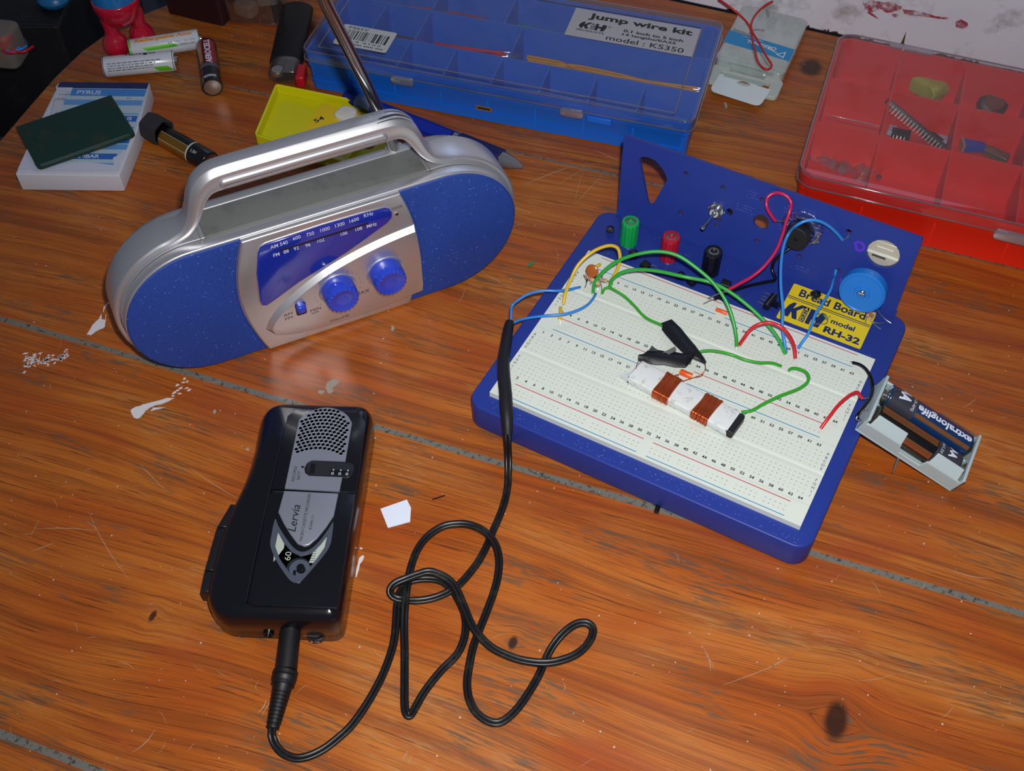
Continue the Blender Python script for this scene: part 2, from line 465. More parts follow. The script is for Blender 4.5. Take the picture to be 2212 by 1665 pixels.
    p = nt.nodes.new('ShaderNodeBsdfPrincipled'); L(base, p.inputs['Base Color'])
    L(ramp(cloud, 0.3, 0.7, 0.34, 0.50), p.inputs['Roughness']); p.inputs['Specular IOR Level'].default_value = 0.45
    L(p.outputs[0], out.inputs[0]); return m
WOOD = wood_material()

# wall at the back of the table: its foot runs along this line
WA = 7.6; WP = Vector((-54.7, 361.0, 0))
wd = Vector((math.cos(math.radians(WA)), math.sin(math.radians(WA)), 0)); wn = Vector((-wd.y, wd.x, 0))
def on_wall(px, py):
    d = Vector(RW[0]) * ((px - 1106) / FPX) + Vector(RW[1]) * ((py - 832.5) / FPX) + Vector(RW[2])
    s = (WP - CW).dot(wn) / d.dot(wn); q = CW + d * s - WP
    return (q.dot(wd), q.z)

table = thing('table', 'old varnished pine board table with paint smears and knots, everything stands on it', 'table', (0, 0, -750))
left = [(-334, -300), (-366.5, -150), (-399, -2), (-406.5, 32), (-413.5, 66), (-417, 97), (-415.5, 125), (-407, 155), (-392, 190), (-368, 230), (-338, 268), (-300, 300), (-255, 318)]
b0 = WP + wd * -190 - wn * 1.5; b1 = WP + wd * 900 - wn * 1.5
outline = [(-300, -460), (880, -460), (b1.x, b1.y), (b0.x, b0.y)] + left[::-1]
top = MB(); top.prism(outline, -28, 0, 0, T(0, 0, 750), top=2.5, bot=2.0)
t_top = top.build('tabletop', WOOD, table, angle=40)
# the wood pattern is drawn in table-top coordinates
legm = MB()
for x, y in ((-250, -400), (800, -400), (800, 330), (-250, 200)):
    MB().rbox(x - 25, x + 25, y - 25, y + 25, -721, -28.5, 4, 2, 2, 0, T(0, 0, 750)).build('leg', WOOD, table)

PAINT = mat('white_paint', 'D8D4DA', 0.6, var=0.15, vscale=300)
def blotch(px_pts, jag=0.5, n=3):
    P = [at(*q) for q in px_pts]; out = []
    for i in range(len(P)):
        a, b = P[i], P[(i + 1) % len(P)]
        for j in range(n):
            t = j / n; q = a.lerp(b, t); out.append((q.x + random.uniform(-jag, jag), q.y + random.uniform(-jag, jag)))
    return out
def smear(polys, mat_=PAINT, name='paint_smear'):
    mb = MB()
    for P in polys:
        ar = sum(P[i][0] * P[(i + 1) % len(P)][1] - P[(i + 1) % len(P)][0] * P[i][1] for i in range(len(P)))
        if ar < 0: P = P[::-1]
        mb.plate(P, [], 750.02, 750.15)
    return mb.build(name, mat_, table)
smear([blotch([(188, 722), (200, 703), (215, 688), (219, 676), (220, 690), (227, 691), (230, 678), (228, 693), (226, 706), (212, 714), (195, 724)], 0.3),
       blotch([(222, 674), (224, 664), (233, 654), (242, 655), (234, 656), (227, 664), (224, 674)], 0.1, 1), blotch([(241, 658), (246, 659), (245, 663), (241, 662)], 0.2)])
sm = []
for i in range(95):
    u = random.random(); v = random.gauss(0, 1); cx = 52 + u * 95; cy = 778 + (u - 0.35) * 6 + v * (11 - 7 * u) + (0 if u < 0.7 else -(u - 0.7) * 60)
    w = random.uniform(2, 7) * (1.1 - 0.5 * u); a = random.uniform(1.0, 2.2)
    sm.append(blotch([(cx - w, cy + a), (cx, cy - a), (cx + w, cy - a * 1.4), (cx + w * .3, cy + a)], 0.15, 2))
smear(sm)
smear([blotch([(281, 886), (296, 878), (315, 872), (340, 866), (360, 860), (377, 859), (362, 868), (340, 875), (322, 880), (312, 892), (300, 904), (288, 902), (283, 893)], 0.4),
       blotch([(330, 882), (358, 879), (345, 883), (325, 888)], 0.3)] +
      [blotch([(x - 4, y + 2), (x, y - 2), (x + 5, y - 1), (x + 2, y + 2)], 0.35, 2) for x, y in [(376, 848), (383, 843), (390, 838), (382, 832), (395, 826), (404, 824), (398, 818), (402, 838), (372, 855), (388, 850), (408, 842)]])
smear([blotch([(768, 1247), (770, 1232), (773, 1218), (776, 1206), (783, 1199), (787, 1201), (785, 1209), (778, 1217), (775, 1232), (771, 1246)], 0.15, 2), blotch([(777, 1183), (784, 1183), (782, 1187), (778, 1186)], 0.2)])
WORN_ = mat('worn_paint', 'A79C90', 0.7, var=0.3, vscale=500)
for P_ in ([blotch([(845, 703), (850, 704), (853, 710), (848, 716), (845, 712)], 0.2), blotch([(1565, 222), (1569, 221), (1571, 232), (1567, 235)], 0.3), blotch([(706, 826), (722, 818), (735, 823), (728, 832), (716, 838), (722, 845), (712, 850), (704, 840)], 0.5),
       blotch([(688, 845), (700, 842), (702, 850), (692, 852)], 0.5), blotch([(460, 886), (466, 885), (467, 892), (461, 893)], 0.2), blotch([(531, 968), (538, 967), (539, 973), (532, 974)], 0.2)]): smear([P_], WORN_)
dust = MB()
for i in range(180):
    q = at(random.uniform(0, 2200), random.uniform(330, 1650)); s_ = random.uniform(0.12, 0.32) * (1.6 if i % 17 == 0 else 1)
    dust.sphere((q.x, q.y, 750 + s_ * 0.4), s_, 0, 6)
tag(dust.build('dust_specks', mat('dust_grit', 'C8C0B8', 0.8), table), kind='stuff')
scr = MB()
def scratch(a, b, w=0.22):
    p, q = at(*a), at(*b); n_ = 5; L_ = []; R_ = []; d = (q - p).normalized(); k = Vector((-d.y, d.x, 0)); bow = random.uniform(-1.5, 1.5)
    for i in range(n_ + 1):
        t = i / n_; c = p.lerp(q, t) + k * bow * math.sin(PI * t); ww = w * (0.2 + 0.8 * math.sin(PI * t)); L_.append(c + k * ww); R_.append(c - k * ww)
    V = [(v.x, v.y, 750.03) for v in L_ + R_]; scr.add(V, [(i + n_ + 1, i + n_ + 2, i + 1, i) for i in range(n_)])
for a, b in [((190, 1104), (278, 1252)), ((75, 1142), (212, 1146)), ((68, 1190), (118, 1172)), ((86, 1122), (64, 1165)), ((1130, 400), (1238, 358)), ((1243, 439), (1300, 380)), ((1282, 324), (1340, 350)), ((1241, 440), (1262, 365)), ((1202, 400), (1256, 368)), ((1560, 1480), (1700, 1425)), ((1703, 1420), (1660, 1445)), ((1850, 1470), (1935, 1455)), ((285, 1625), (335, 1575)),
             ((1005, 620), (990, 655)), ((1030, 580), (1105, 620)), ((1050, 515), (1140, 480)), ((1880, 1250), (1905, 1290)), ((556, 1540), (575, 1510)), ((565, 1548), (600, 1500)), ((868, 1640), (880, 1622)), ((880, 1650), (890, 1630)), ((520, 1080), (410, 1010)), ((300, 1000), (360, 1060)), ((1520, 1400), (1535, 1450)), ((2080, 880), (2110, 860)), ((2150, 1250), (2050, 1230))]:
    scratch(a, b, random.uniform(0.10, 0.30))
for i in range(70):
    a = (random.uniform(0, 2200), random.uniform(420, 1640)); an = random.uniform(0, PI); L_ = random.uniform(8, 45); scratch(a, (a[0] + L_ * math.cos(an), a[1] + L_ * math.sin(an)), random.uniform(0.06, 0.14))
tag(scr.build('scratches', mat('scratch', 'A68A72', 0.7), table), kind='stuff')

wall = MB()
wall.box(-500, 1100, 0, 12, -0.5, 260)
WALLP = mat('wall_paint', 'E0DCEA', 0.65, var=0.18, vscale=18, bump=0.5, bscale=90, dirt='7D7568', dirt_amt=0.75, dscale=30)
w = solo(wall, 'wall_back', WALLP, None, None, M=T(WP.x, WP.y, 0) @ RZ(WA), bevel=1.0); tag(w, 'chipped white painted board behind the table', None, None, 'structure')
gr = MB()
for i in range(70):
    x = random.uniform(20, 330); L_ = random.uniform(2, 12); h = random.uniform(0.4, 2.0)
    gr.poly([(x, 0), (x + L_, 0), (x + L_ * .8, h), (x + L_ * .4, h * random.uniform(.5, 1.6)), (x + L_ * .1, h * .6)], 0.25, 0, FRONT)
gr.poly([(148, 0), (156, 0), (153, 4), (152, 14), (151, 4)], 0.2, 0, FRONT)
gr.build('grime', mat('wall_grime', '4A3A2A', 0.9), w)
rd = MB()
for P in ([(1864, 6), (1885, 0), (1900, 4), (1910, 14), (1898, 22), (1880, 26), (1868, 20)], [(1895, 2), (1935, 6), (1948, 14), (1945, 24), (1915, 26), (1900, 18)], [(1948, 18), (1985, 24), (2020, 34), (2050, 38), (2046, 42), (1995, 36), (1955, 30)],
          [(2064, 46), (2076, 41), (2089, 48), (2090, 58), (2078, 63), (2066, 58)], [(1922, 30), (1938, 28), (1942, 35), (1930, 37)], [(1868, 24), (1882, 26), (1898, 40), (1886, 36)]):
    Q = [on_wall(*q) for q in P]; out = []
    for i in range(len(Q)):
        a, b = Q[i], Q[(i + 1) % len(Q)]
        for j in range(3): t = j / 3; out.append((a[0] + (b[0] - a[0]) * t + random.uniform(-.7, .7), a[1] + (b[1] - a[1]) * t + random.uniform(-.5, .5)))
    rd.poly(out[::-1], 0.35, 0, FRONT)
m, nt, out = new_mat('red_smudge'); pr_ = N(nt, 'ShaderNodeBsdfPrincipled', i_Roughness=0.7); tr_ = N(nt, 'ShaderNodeBsdfTransparent'); mx_ = N(nt, 'ShaderNodeMixShader')
pr_.inputs['Base Color'].default_value = (*lin('A8203C'), 1); tc_ = nt.nodes.new('ShaderNodeTexCoord'); nz_ = N(nt, 'ShaderNodeTexNoise', i_Scale=220.0, i_Detail=6.0); nt.links.new(tc_.outputs['Object'], nz_.inputs['Vector'])
mr_ = N(nt, 'ShaderNodeMapRange', i_1=0.38, i_2=0.62, i_3=0.1, i_4=0.85); nt.links.new(nz_.outputs['Fac'], mr_.inputs[0]); nt.links.new(mr_.outputs[0], mx_.inputs[0]); nt.links.new(tr_.outputs[0], mx_.inputs[1]); nt.links.new(pr_.outputs[0], mx_.inputs[2]); nt.links.new(mx_.outputs[0], out.inputs[0])
rd.build('red_smudge', m, w)

fl = MB(); fl.box(-2600, 1800, -1500, 2600, -760, -750)
f_ = solo(fl, 'floor', mat('dark_floor', '2A2D38', 0.8, var=0.5, vscale=8), None, None); tag(f_, 'dark floor far below the table', None, None, 'structure')
# dark seat beside the table with the black case on it
seat = thing('stool', 'dark blue-grey upholstered stool beside the left end of the table', 'stool', (-640, 130, -750))
MB().rbox(-210, 210, -230, 260, 540, 575, 30, 10, 4).build('seat', mat('dark_cloth', '3A3D4A', 0.95, var=0.5, vscale=25, bump=0.4), seat)
for x in (-170, 170):
    for y in (-190, 220): MB().cyl((x, y, 0), (x, y, 541), 14, 12).build('leg', mat('black_steel', '15151A', 0.4), seat)

# ================================================================== breadboard station
BLUE = mat('royal_blue_plastic', '24388F', 0.42, spec=0.35, var=0.06, vscale=80)
WHITE = mat('ivory_plastic', 'D9E0D6', 0.35, spec=0.4, sss=0.15)
INK = mat('black_print', '14201A', 0.6)
REDL = mat('red_print', 'C82A3C', 0.6); BLUL = mat('blue_print', '1788C0', 0.6)
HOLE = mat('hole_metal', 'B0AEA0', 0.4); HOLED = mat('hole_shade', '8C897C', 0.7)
CHROME = mat('bright_metal', 'E2E2E0', 0.14, metal=1.0); TIN = mat('tinned_wire', 'B8B6B0', 0.3, metal=0.9)
BLACKP = mat('black_plastic', '0D0D10', 0.35, spec=0.45)
BT = 18.0; BB = 21.5
st = thing('breadboard_station', 'royal blue prototyping base with white breadboards and an upright panel, centre right of the table', 'breadboard', (82, 28, 0))
O = T(-82, -28, 0)
base = MB().rbox(-12.5, 176.5, -56.5, 111.2, 0.9, BT, 9, 0.9, 0.5, 0, O, 8)
base_o = base.build('base', BLUE, st)
for x, y in ((-3, -47), (167, -47), (-3, 102), (167, 102)): MB().rbox(x - 5, x + 5, y - 5, y + 5, 0, 0.95, 5, 0, 0, 0, O).build('rubber_foot', BLACKP, st)
# small black peg poking out under the front edge
MB().cyl((-82 + 100.5, -28 - 60.5, 1.4), (-82 + 99.5, -28 - 54, 1.4), 1.3, 10).build('peg', BLACKP, st, angle=30)

def hole_surface(mb, xs, ys, x0, x1, y0, y1, zt, h=0.42, depth=0.45):
    """flat top with square pits centred on xs X ys (both sorted)"""
    gx = [x0]; hx = {}
    for x in xs: hx[len(gx)] = 1; gx += [x - h, x + h]
    gx.append(x1)
    gy = [y0]; hy = {}
    for y in ys: hy[len(gy)] = 1; gy += [y - h, y + h]
    gy.append(y1)
    nx = len(gx); V = [(x, y, zt) for y in gy for x in gx]; F = []; Mi = []
    for j in range(len(gy) - 1):
        for i in range(nx - 1):
            a, b, c, d = j * nx + i, j * nx + i + 1, (j + 1) * nx + i + 1, (j + 1) * nx + i
            if i in hx and j in hy:
                k = len(V); ins = 0.14
                V += [(gx[i] + ins, gy[j] + ins, zt - depth), (gx[i + 1] - ins, gy[j] + ins, zt - depth), (gx[i + 1] - ins, gy[j + 1] - ins, zt - depth), (gx[i] + ins, gy[j + 1] - ins, zt - depth)]
                F += [(a, b, k + 1, k), (b, c, k + 2, k + 1), (c, d, k + 3, k + 2), (d, a, k, k + 3), (k, k + 1, k + 2, k + 3)]
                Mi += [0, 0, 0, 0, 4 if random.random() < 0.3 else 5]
            else: F.append((a, b, c, d)); Mi.append(0)
    b = len(mb.v); mb.add(V, F, 0, O); mb.m[-len(F):] = Mi
PI_ = 2.54
BM = [WHITE, INK, REDL, BLUL, HOLE, HOLED, mat('groove_shade', 'C4CEC0', 0.5)]
def terminal_strip(yA):
    mb = MB(); y1 = yA + 5.75; y0 = yA - 33.65; xA, xB = -3.3, 168.2
    xs = [PI_ * c for c in range(1, 65)]
    yU = [yA - PI_ * k for k in range(5)][::-1]; yL = [yA - PI_ * k for k in range(7, 12)][::-1]; yc = yA - PI_ * 5.5
    hole_surface(mb, xs, yU, xA, xB, yc + 1.6, y1, BB)
    hole_surface(mb, xs, yL, xA, xB, y0, yc - 1.6, BB)
    # centre channel and body
    mb.add([(xA, yc - 1.6, BB), (xB, yc - 1.6, BB), (xB, yc - 1.1, BB - 0.9), (xA, yc - 1.1, BB - 0.9), (xB, yc + 1.1, BB - 0.9), (xA, yc + 1.1, BB - 0.9), (xB, yc + 1.6, BB), (xA, yc + 1.6, BB)],
           [(0, 1, 2, 3), (3, 2, 4, 5), (5, 4, 6, 7)], 0, O)
    mb.box(xA, xB, y0, y1, BT - 0.2, BB - 0.95, 0, O)
    for a, b in ((y0, y0), (y1, y1)): mb.add([(xA, a, BB - 1), (xB, a, BB - 1), (xB, a, BB), (xA, a, BB)], [(0, 1, 2, 3)], 0, O)
    for x in (xA, xB): mb.add([(x, y0, BB - 1), (x, y1, BB - 1), (x, y1, BB), (x, y0, BB)], [(0, 1, 2, 3)], 0, O)
    for c in range(1, 64, 2): mb.text(str(c), 1, O @ T(PI_ * c, yA + 3.45, BB + 0.05), 1, bold=0.03, height=1.75, sx=1.05)
    for c in range(2, 65, 2): mb.text(str(c), 1, O @ T(PI_ * c, yA - 31.35, BB + 0.05), 1, bold=0.03, height=1.75, sx=1.05)
    for k, ch in zip((0, 1, 2, 3, 4, 7, 8, 9, 10, 11), 'ABCDEFGHIJ'):
        for x in (-1.0, 166.0): mb.text(ch, 1, O @ T(x, yA - PI_ * k, BB + 0.05), 1, height=1.6)
    return mb.build('terminal_strip', BM, st, angle=25)
def bus_strip(y0, y1):
    mb = MB(); xA, xB = -3.3, 168.2; m = (y0 + y1) / 2
    xs = [PI_ * (c + 1) for h_ in (2, 33) for g in range(5) for c in range(h_ + g * 6, h_ + g * 6 + 5)]
    hole_surface(mb, xs, [m - PI_ / 2, m + PI_ / 2], xA, xB, y0, y1, BB)
    mb.box(xA, xB, y0, y1, BT - 0.2, BB - 0.95, 0, O)
    for a in (y0, y1): mb.add([(xA, a, BB - 1), (xB, a, BB - 1), (xB, a, BB), (xA, a, BB)], [(0, 1, 2, 3)], 0, O)
    for x in (xA, xB): mb.add([(x, y0, BB - 1), (x, y1, BB - 1), (x, y1, BB), (x, y0, BB)], [(0, 1, 2, 3)], 0, O)
    for a, b in ((6.0, 80.3), (85.6, 159.0)):
        mb.rect(a, b, m + 4.4, m + 4.85, BB + 0.05, 2, O); mb.rect(a, b, m - 4.8, m - 4.35, BB + 0.05, 3, O)
    return mb.build('bus_strip', BM, st, angle=25)
terminal_strip(0); terminal_strip(52.74)
for a, b in ((-46.8, -33.75), (5.85, 18.95), (58.6, 71.6)): bus_strip(a, b)

# label sticker
YEL = mat('yellow_sticker', 'E3C70E', 0.4); NAVY = mat('navy_print', '1C2A5E', 0.5)
lb = MB(); LO = O @ T(110.2, 77.5, BT + 0.06); KL = LO @ Matrix.Diagonal((0.80, 1, 1, 1)); KL = T(0, 0, 0) @ KL
lb.prism(rrect(0, 48.4, 0, 29.6, 0.8), 0, 0.12, 0, LO)
lb.text('Bread Board', 1, LO @ T(24.6, 24.3, 0.17), 1, bold=0.022, width=38.5, height=6.0)
lb.rect(0.3, 48.1, 18.9, 19.5, 0.17, 1, LO); lb.rect(0.3, 48.1, 17.6, 18.1, 0.17, 1, LO)
# maker's mark: big K, stacked AND, big H
lb.poly([(4.0, 12.6), (6.2, 15.6), (8.4, 15.6), (7.6, 10.8), (12.0, 15.6), (15.6, 15.6), (10.6, 10.2), (13.2, 3.6), (9.8, 3.6), (7.4, 8.4), (6.9, 3.6), (4.6, 3.6), (2.6, 8.0)], 0.17, 1, KL)
for i, ch in enumerate('AND'): lb.rect(14.3, 18.1, 11.9 - i * 4.1, 15.6 - i * 4.1, 0.17, 1, KL); lb.text(ch, 1, KL @ T(16.2, 13.75 - i * 4.1, 0.22), 0, bold=0.02, height=2.5, width=2.6)
lb.poly([(19.0, 3.6), (19.0, 15.6), (22.2, 15.6), (22.2, 11.2), (25.4, 11.2), (26.4, 15.6), (29.8, 15.6), (30.6, 12.0), (28.6, 3.6), (25.0, 3.6), (25.4, 8.0), (22.2, 8.0), (22.2, 3.6)], 0.17, 1, KL)
lb.text('®', 1, LO @ T(26.2, 14.8, 0.17), 1, height=1.4)
lb.text('model', 1, LO @ T(34.6, 12.4, 0.17), 1, bold=0.03, width=13.5, height=3.8)
lb.text('RH-32', 1, LO @ T(36.4, 4.8, 0.17), 1, bold=0.04, width=20.5, height=5.0)
lb.build('label_sticker', [YEL, NAVY], st)

# upright panel, leaning back 10 degrees, drawn in its own plane
PHI = 80
PM = O @ T(0, 111.8, BT) @ RX(PHI)          # drawing (x, up, towards viewer +z)
hinge = MB().box(-3.6, 168.4, 108.8, 114.2, BT - 6, BT + 0.8, 0, O)
tear = [(6.1 + 0, 38.5)] ; tear = [(5.0, 41.0), (8.6, 43.0), (13.5, 43.2), (19.0, 40.2), (22.2, 36.0), (22.6, 33.4), (17.4, 14.4), (15.6, 13.2), (13.8, 14.6)][::-1]
tear = [(3.8, 40.0), (5.6, 42.2), (9.2, 43.2), (13.6, 42.6), (18.0, 39.8), (21.2, 36.4), (22.8, 33.2), (22.4, 31.6), (17.6, 14.6), (16.6, 13.2), (15.0, 12.8), (13.8, 14.2)]
flr = [(-4.0, -1.0), (167.6, -1.0), (166.8, 50.2), (165.8, 51.0), (-6.6, 51.6), (-7.6, 50.6), (-3.6, 2.5)]
hs = [(32.7, 41, 1.6, 1.6), (55.7, 40.5, 1.6, 1.6), (34.8, 14.9, 1.7, 1.7), (81.6, 27.3, 4.6, 4.9), (82.5, 14.8, 1.6, 1.6), (78.6, 41.5, 1.4, 1.4), (62.6, 26.6, 2.0, 2.4), (57.1, 19.6, 2.0, 1.8), (57.6, 15.3, 1.6, 1.3),
      (107.1, 19.3, 1.9, 2.0), (107.5, 14.6, 1.6, 1.4), (129.0, 40.2, 1.8, 1.6), (130.6, 14.4, 1.4, 1.4), (111.8, 26.2, 1.8, 1.2), (150.2, 34.2, 9.0, 9.0)]
pn = MB().plate(flr, [tear[::-1]] + [circ(x, y, a, 20, b)[::-1] for x, y, a, b in hs], -2.6, 0, 0, PM)
pn.build('upright_panel', BLUE, st, angle=20); hinge.build('panel_hinge', BLUE, st)
# binding posts
def post(x, y, colr, label):
    m_ = mat('post_' + label, colr, 0.3, spec=0.5)
    t_ = thing('binding_post', label + ' fluted binding post standing on the blue base', 'terminal post', (x, y, BT), 0)
    t_.name = 'binding_post'
    fl_ = []
    for i in range(72):
        a = 2 * PI * i / 72; r = 5.25 - 0.42 * (0.5 - 0.5 * math.cos(a * 12)); fl_.append((r * math.cos(a), r * math.sin(a)))
    mb = MB(); L_ = [[(px, py, 1.0) for px, py in fl_], [(px, py, 16.2) for px, py in fl_]]
    for k in (0.35, 0.75, 1.0):
        rr = 5.25 - 1.0 * k ** 2; L_.append([(px * (1 - k) + rr * math.cos(2 * PI * i / 72) * k, py * (1 - k) + rr * math.sin(2 * PI * i / 72) * k, 16.2 + 2.0 * math.sin(k * PI / 2)) for i, (px, py) in enumerate(fl_)])
    L_.append([(3.3 * math.cos(2 * PI * i / 72), 3.3 * math.sin(2 * PI * i / 72), 18.2) for i in range(72)])
    L_.append([(3.2 * math.cos(2 * PI * i / 72), 3.2 * math.sin(2 * PI * i / 72), 17.0) for i in range(72)])
    mb.loft(L_, 0); mb.build('knob', m_, t_, angle=40)
    MB().lathe([(3.1, 16.8), (3.0, 18.0), (2.1, 18.1), (2.0, 14.0), (0.01, 14.0)], 24).build('socket', mat('post_socket', '8C8A84', 0.35, metal=0.8), t_)
    MB().lathe([(4.6, 0), (4.6, 1.1)], 24).build('washer', CHROME, t_)
    return t_
post(13.4, 91.0, '12A04C', 'green'); post(39.0, 90.8, 'B0122C', 'red'); post(64.6, 91.6, '0E0E14', 'black')

# toggle switch on the panel
def panel_thing(name, label, cat, x, y, group=None):
    K = T(82, 28, 0) @ PM @ T(x, y, 0); return thing(name, label, cat, M=K, group=group)
tg = panel_thing('toggle_switch', 'chrome toggle switch with a bat lever on the upright blue panel', 'switch', 55.3, 25.5)
MB().lathe([(5.0, 0.02), (5.0, 0.6)], 6).lathe([(4.6, 0.6), (4.2, 1.4), (3.0, 1.5), (3.0, 4.6), (2.6, 5.0), (1.3, 5.0), (0.9, 4.2), (0.01, 4.2)], 24).build('bushing', CHROME, tg)
MB().box(-1.0, 7.6, -3.4, 3.0, -7.6, -2.7).build('body', BLACKP, tg)
MB().tube([(0, 0, 4.0), (-0.4, -1.0, 8.0), (-1.6, -4.0, 15.5)], 1.0, 10, radii=[0.8, 0.95, 1.35]).sphere((-1.65, -4.1, 15.7), 1.4, 0, 10).build('lever', CHROME, tg)
# buzzer disc stuck on with clear glue
bz = panel_thing('buzzer', 'black round buzzer with a centre hole glued to the upright panel', 'buzzer', 104.0, 29.5)
MB().lathe([(6.9, -0.5), (6.9, 7.6), (6.5, 8.0), (1.15, 8.0), (1.1, 6.4), (0.01, 6.4)], 36).build('case', mat('matte_black', '131316', 0.6), bz)
GLUE = clear_mat('clear_glue', '9FB8FF', 0.05, '8090C0', 0.03, 0.35)
g_ = MB()
for i in range(22):
    a = math.radians(-30 + 200 * i / 21); g_.sphere((8.2 * math.cos(a) + 0.8, 8.2 * math.sin(a) + 3.4, 1.2), random.uniform(2.4, 4.6), 0, 10, None, 0.55)
g_.build('glue', GLUE, bz)
MB().tube(smooth_path([(9.5, 4.4, 3.0), (10.6, 4.0, 4.0), (9.8, 1.0, 4.0), (7.2, -3.0, 3.2), (6.2, -4.8, 1.0)], 5), 0.3, 6).build('lead', TIN, bz)
# tuning knob in front of the round opening
kn = panel_thing('variable_tuner', 'sky blue round tuning wheel in front of the upright panel', 'knob', 147.6, 12.6)
ribs = []
for i in range(90):
    a = 2 * PI * i / 90; r = 12.9 - (0.18 if i % 2 else 0); ribs.append((r * math.cos(a), r * math.sin(a)))
SKY = mat('sky_blue_plastic', '1F78D6', 0.35, spec=0.45)
wb = MB(); rg = lambda r, z: [(r * math.cos(2 * PI * i / 90), r * math.sin(2 * PI * i / 90), z) for i in range(90)]
wb.loft([[(x, y, 4.6) for x, y in ribs], [(x, y, 9.8) for x, y in ribs], rg(12.3, 10.5), rg(11.6, 10.7), rg(11.2, 10.5), rg(11.0, 10.2), rg(4.4, 10.2), rg(4.0, 10.9), rg(2.8, 10.9), rg(2.4, 9.8)], 0)
wb.build('wheel', SKY, kn)
MB().lathe([(1.9, 9.85), (1.9, 10.9), (1.5, 11.2), (0.01, 11.2)], 16).box(-1.5, 1.5, -0.25, 0.25, 11.18, 11.3).build('screw', CHROME, kn)
MB().lathe([(2.5, 0.02), (2.5, 4.7)], 16).build('shaft', TIN, kn)
vc = panel_thing('tuning_capacitor', 'clear cream tuning capacitor seen through the round panel opening', 'capacitor', 150.2, 32.0)
MB().rbox(-9, 9, -9, 7.5, -12, -2.7, 1.2, 0.5, 0.5).build('case', mat('cream_clear', 'B9B4A4', 0.25, spec=0.6, sss=0.3), vc)
MB().box(-8.6, 8.6, -0.6, 0.6, -2.72, -1.9).box(-4.6, 4.6, 4.0, 4.6, -2.72, -2.2).build('rib', mat('clear_ridge', 'E4E2D8', 0.1, spec=0.8), vc)
MB().box(-5.6, 2.0, -2.4, -1.4, -2.70, -2.2).build('slot', mat('slot_dark', '4A4640', 0.6), vc)

# felt pen marks on the panel
PUR = mat('purple_ink', '5A2BD0', 0.5)
mk = MB()
def stroke(mb, pts, w, M, mi=0, z=0.05):
    P = [Vector((*p, 0)) for p in smooth_path([(*p, 0) for p in pts], 4)] if len(pts) > 2 else [Vector((*p, 0)) for p in pts]
    P = [Vector((p[0], p[1], 0)) for p in P]; n_ = len(P); V = []
    for i in range(n_):
        d = (P[min(i + 1, n_ - 1)] - P[max(i - 1, 0)]).normalized(); k = Vector((-d.y, d.x, 0)) * w / 2
        V += [tuple(P[i] + k + Vector((0, 0, z))), tuple(P[i] - k + Vector((0, 0, z)))]
    mb.add(V, [(2 * i + 1, 2 * i + 3, 2 * i + 2, 2 * i) for i in range(n_ - 1)], mi, M)
stroke(mk, [(134.6, 35.8), (137.6, 36.4), (139.6, 34.6), (139.0, 32.0), (136.6, 31.2), (135.2, 33.6), (134.0, 35.4)], 1.5, PM)
mk.build('ink_mark', PUR, st); mk = MB()
for y in (5.0, 7.0, 9.0): stroke(mk, [(134.4 + (9 - y) * .1, y), (136.0, y - 1.0), (138.6, y - 0.2)], 0.75, PM)
stroke(mk, [(133.4, 10.0), (134.0, 7.6), (135.0, 5.4), (136.2, 3.6)], 0.9, PM)
mk.build('ink_mark', PUR, st)
# faint moulded lettering, rows of tiny pale ticks
tk = MB()
for bx, by, nx, ny in ((70, 44, 6, 3), (66, 34, 8, 3), (92, 43, 3, 3), (92, 33, 3, 4), (105, 8, 8, 2)):
    for j in range(ny):
        for i in range(nx):
            if random.random() < 0.7: tk.rect(bx + i * 1.3, bx + i * 1.3 + random.uniform(.3, .9), by - j * 1.8, by - j * 1.8 + 0.22, 0.04, 0, PM)
for bx, by, nx, ny in ((19, 86, 5, 2), (45, 88, 6, 2), (48, 84, 6, 2), (72, 86, 4, 3), (25, 104, 9, 2), (44, 100, 5, 2)):
    for j in range(ny):
        for i in range(nx):
            if random.random() < 0.5: tk.rect(bx + i * 1.2, bx + i * 1.2 + random.uniform(.2, .6), by - j * 1.6, by - j * 1.6 + 0.2, BT + 0.03, 0, O)
tag(tk.build('moulded_ticks', mat('pale_blue_ticks', '7C88D0', 0.5), st), kind='stuff')
dd = MB()
for i in range(150):
    x = random.uniform(0, 170); y = -52 + random.uniform(-2.5, 3.2); r_ = random.uniform(.08, .22); dd.sphere((x, y, BT + .05), r_, 0, 5, O)
for i in range(60):
    dd.sphere((random.uniform(0, 165), random.uniform(73, 107), BT + .05), random.uniform(.08, .2), 0, 5, O)
tag(dd.build('dust_specks', mat('dust_blue', '9AA0DC', 0.7), st), kind='stuff')

# ------------------------------------------------------------------ wires
WIRE = {'green': mat('green_wire', '2AA23A', 0.3), 'lime': mat('apple_green_wire', '2FA01E', 0.32), 'red': mat('red_wire', 'D01A26', 0.3), 'crimson': mat('crimson_wire', 'C01C4E', 0.3), 'blue': mat('blue_wire', '2E86DC', 0.3),
        'yellow': mat('yellow_wire', 'DDB52A', 0.3), 'black': mat('black_wire', '0A0A0C', 0.25), 'orange': mat('orange_wire', 'EE5A1E', 0.3)}
def onp(px, py, h):
    """point h mm in front of the upright panel at a pixel"""
    K = T(82, 28, 0) @ PM; n_ = (K.to_3x3() @ Vector((0, 0, 1))); o_ = K @ Vector((0, 0, h))
    d = Vector(RW[0]) * ((px - 1106) / FPX) + Vector(RW[1]) * ((py - 832.5) / FPX) + Vector(RW[2])
    return CW + d * ((o_ - CW).dot(n_) / d.dot(n_))
def wpt(p): return onp(p[0], p[1], p[3]) if len(p) == 4 else at(*p)
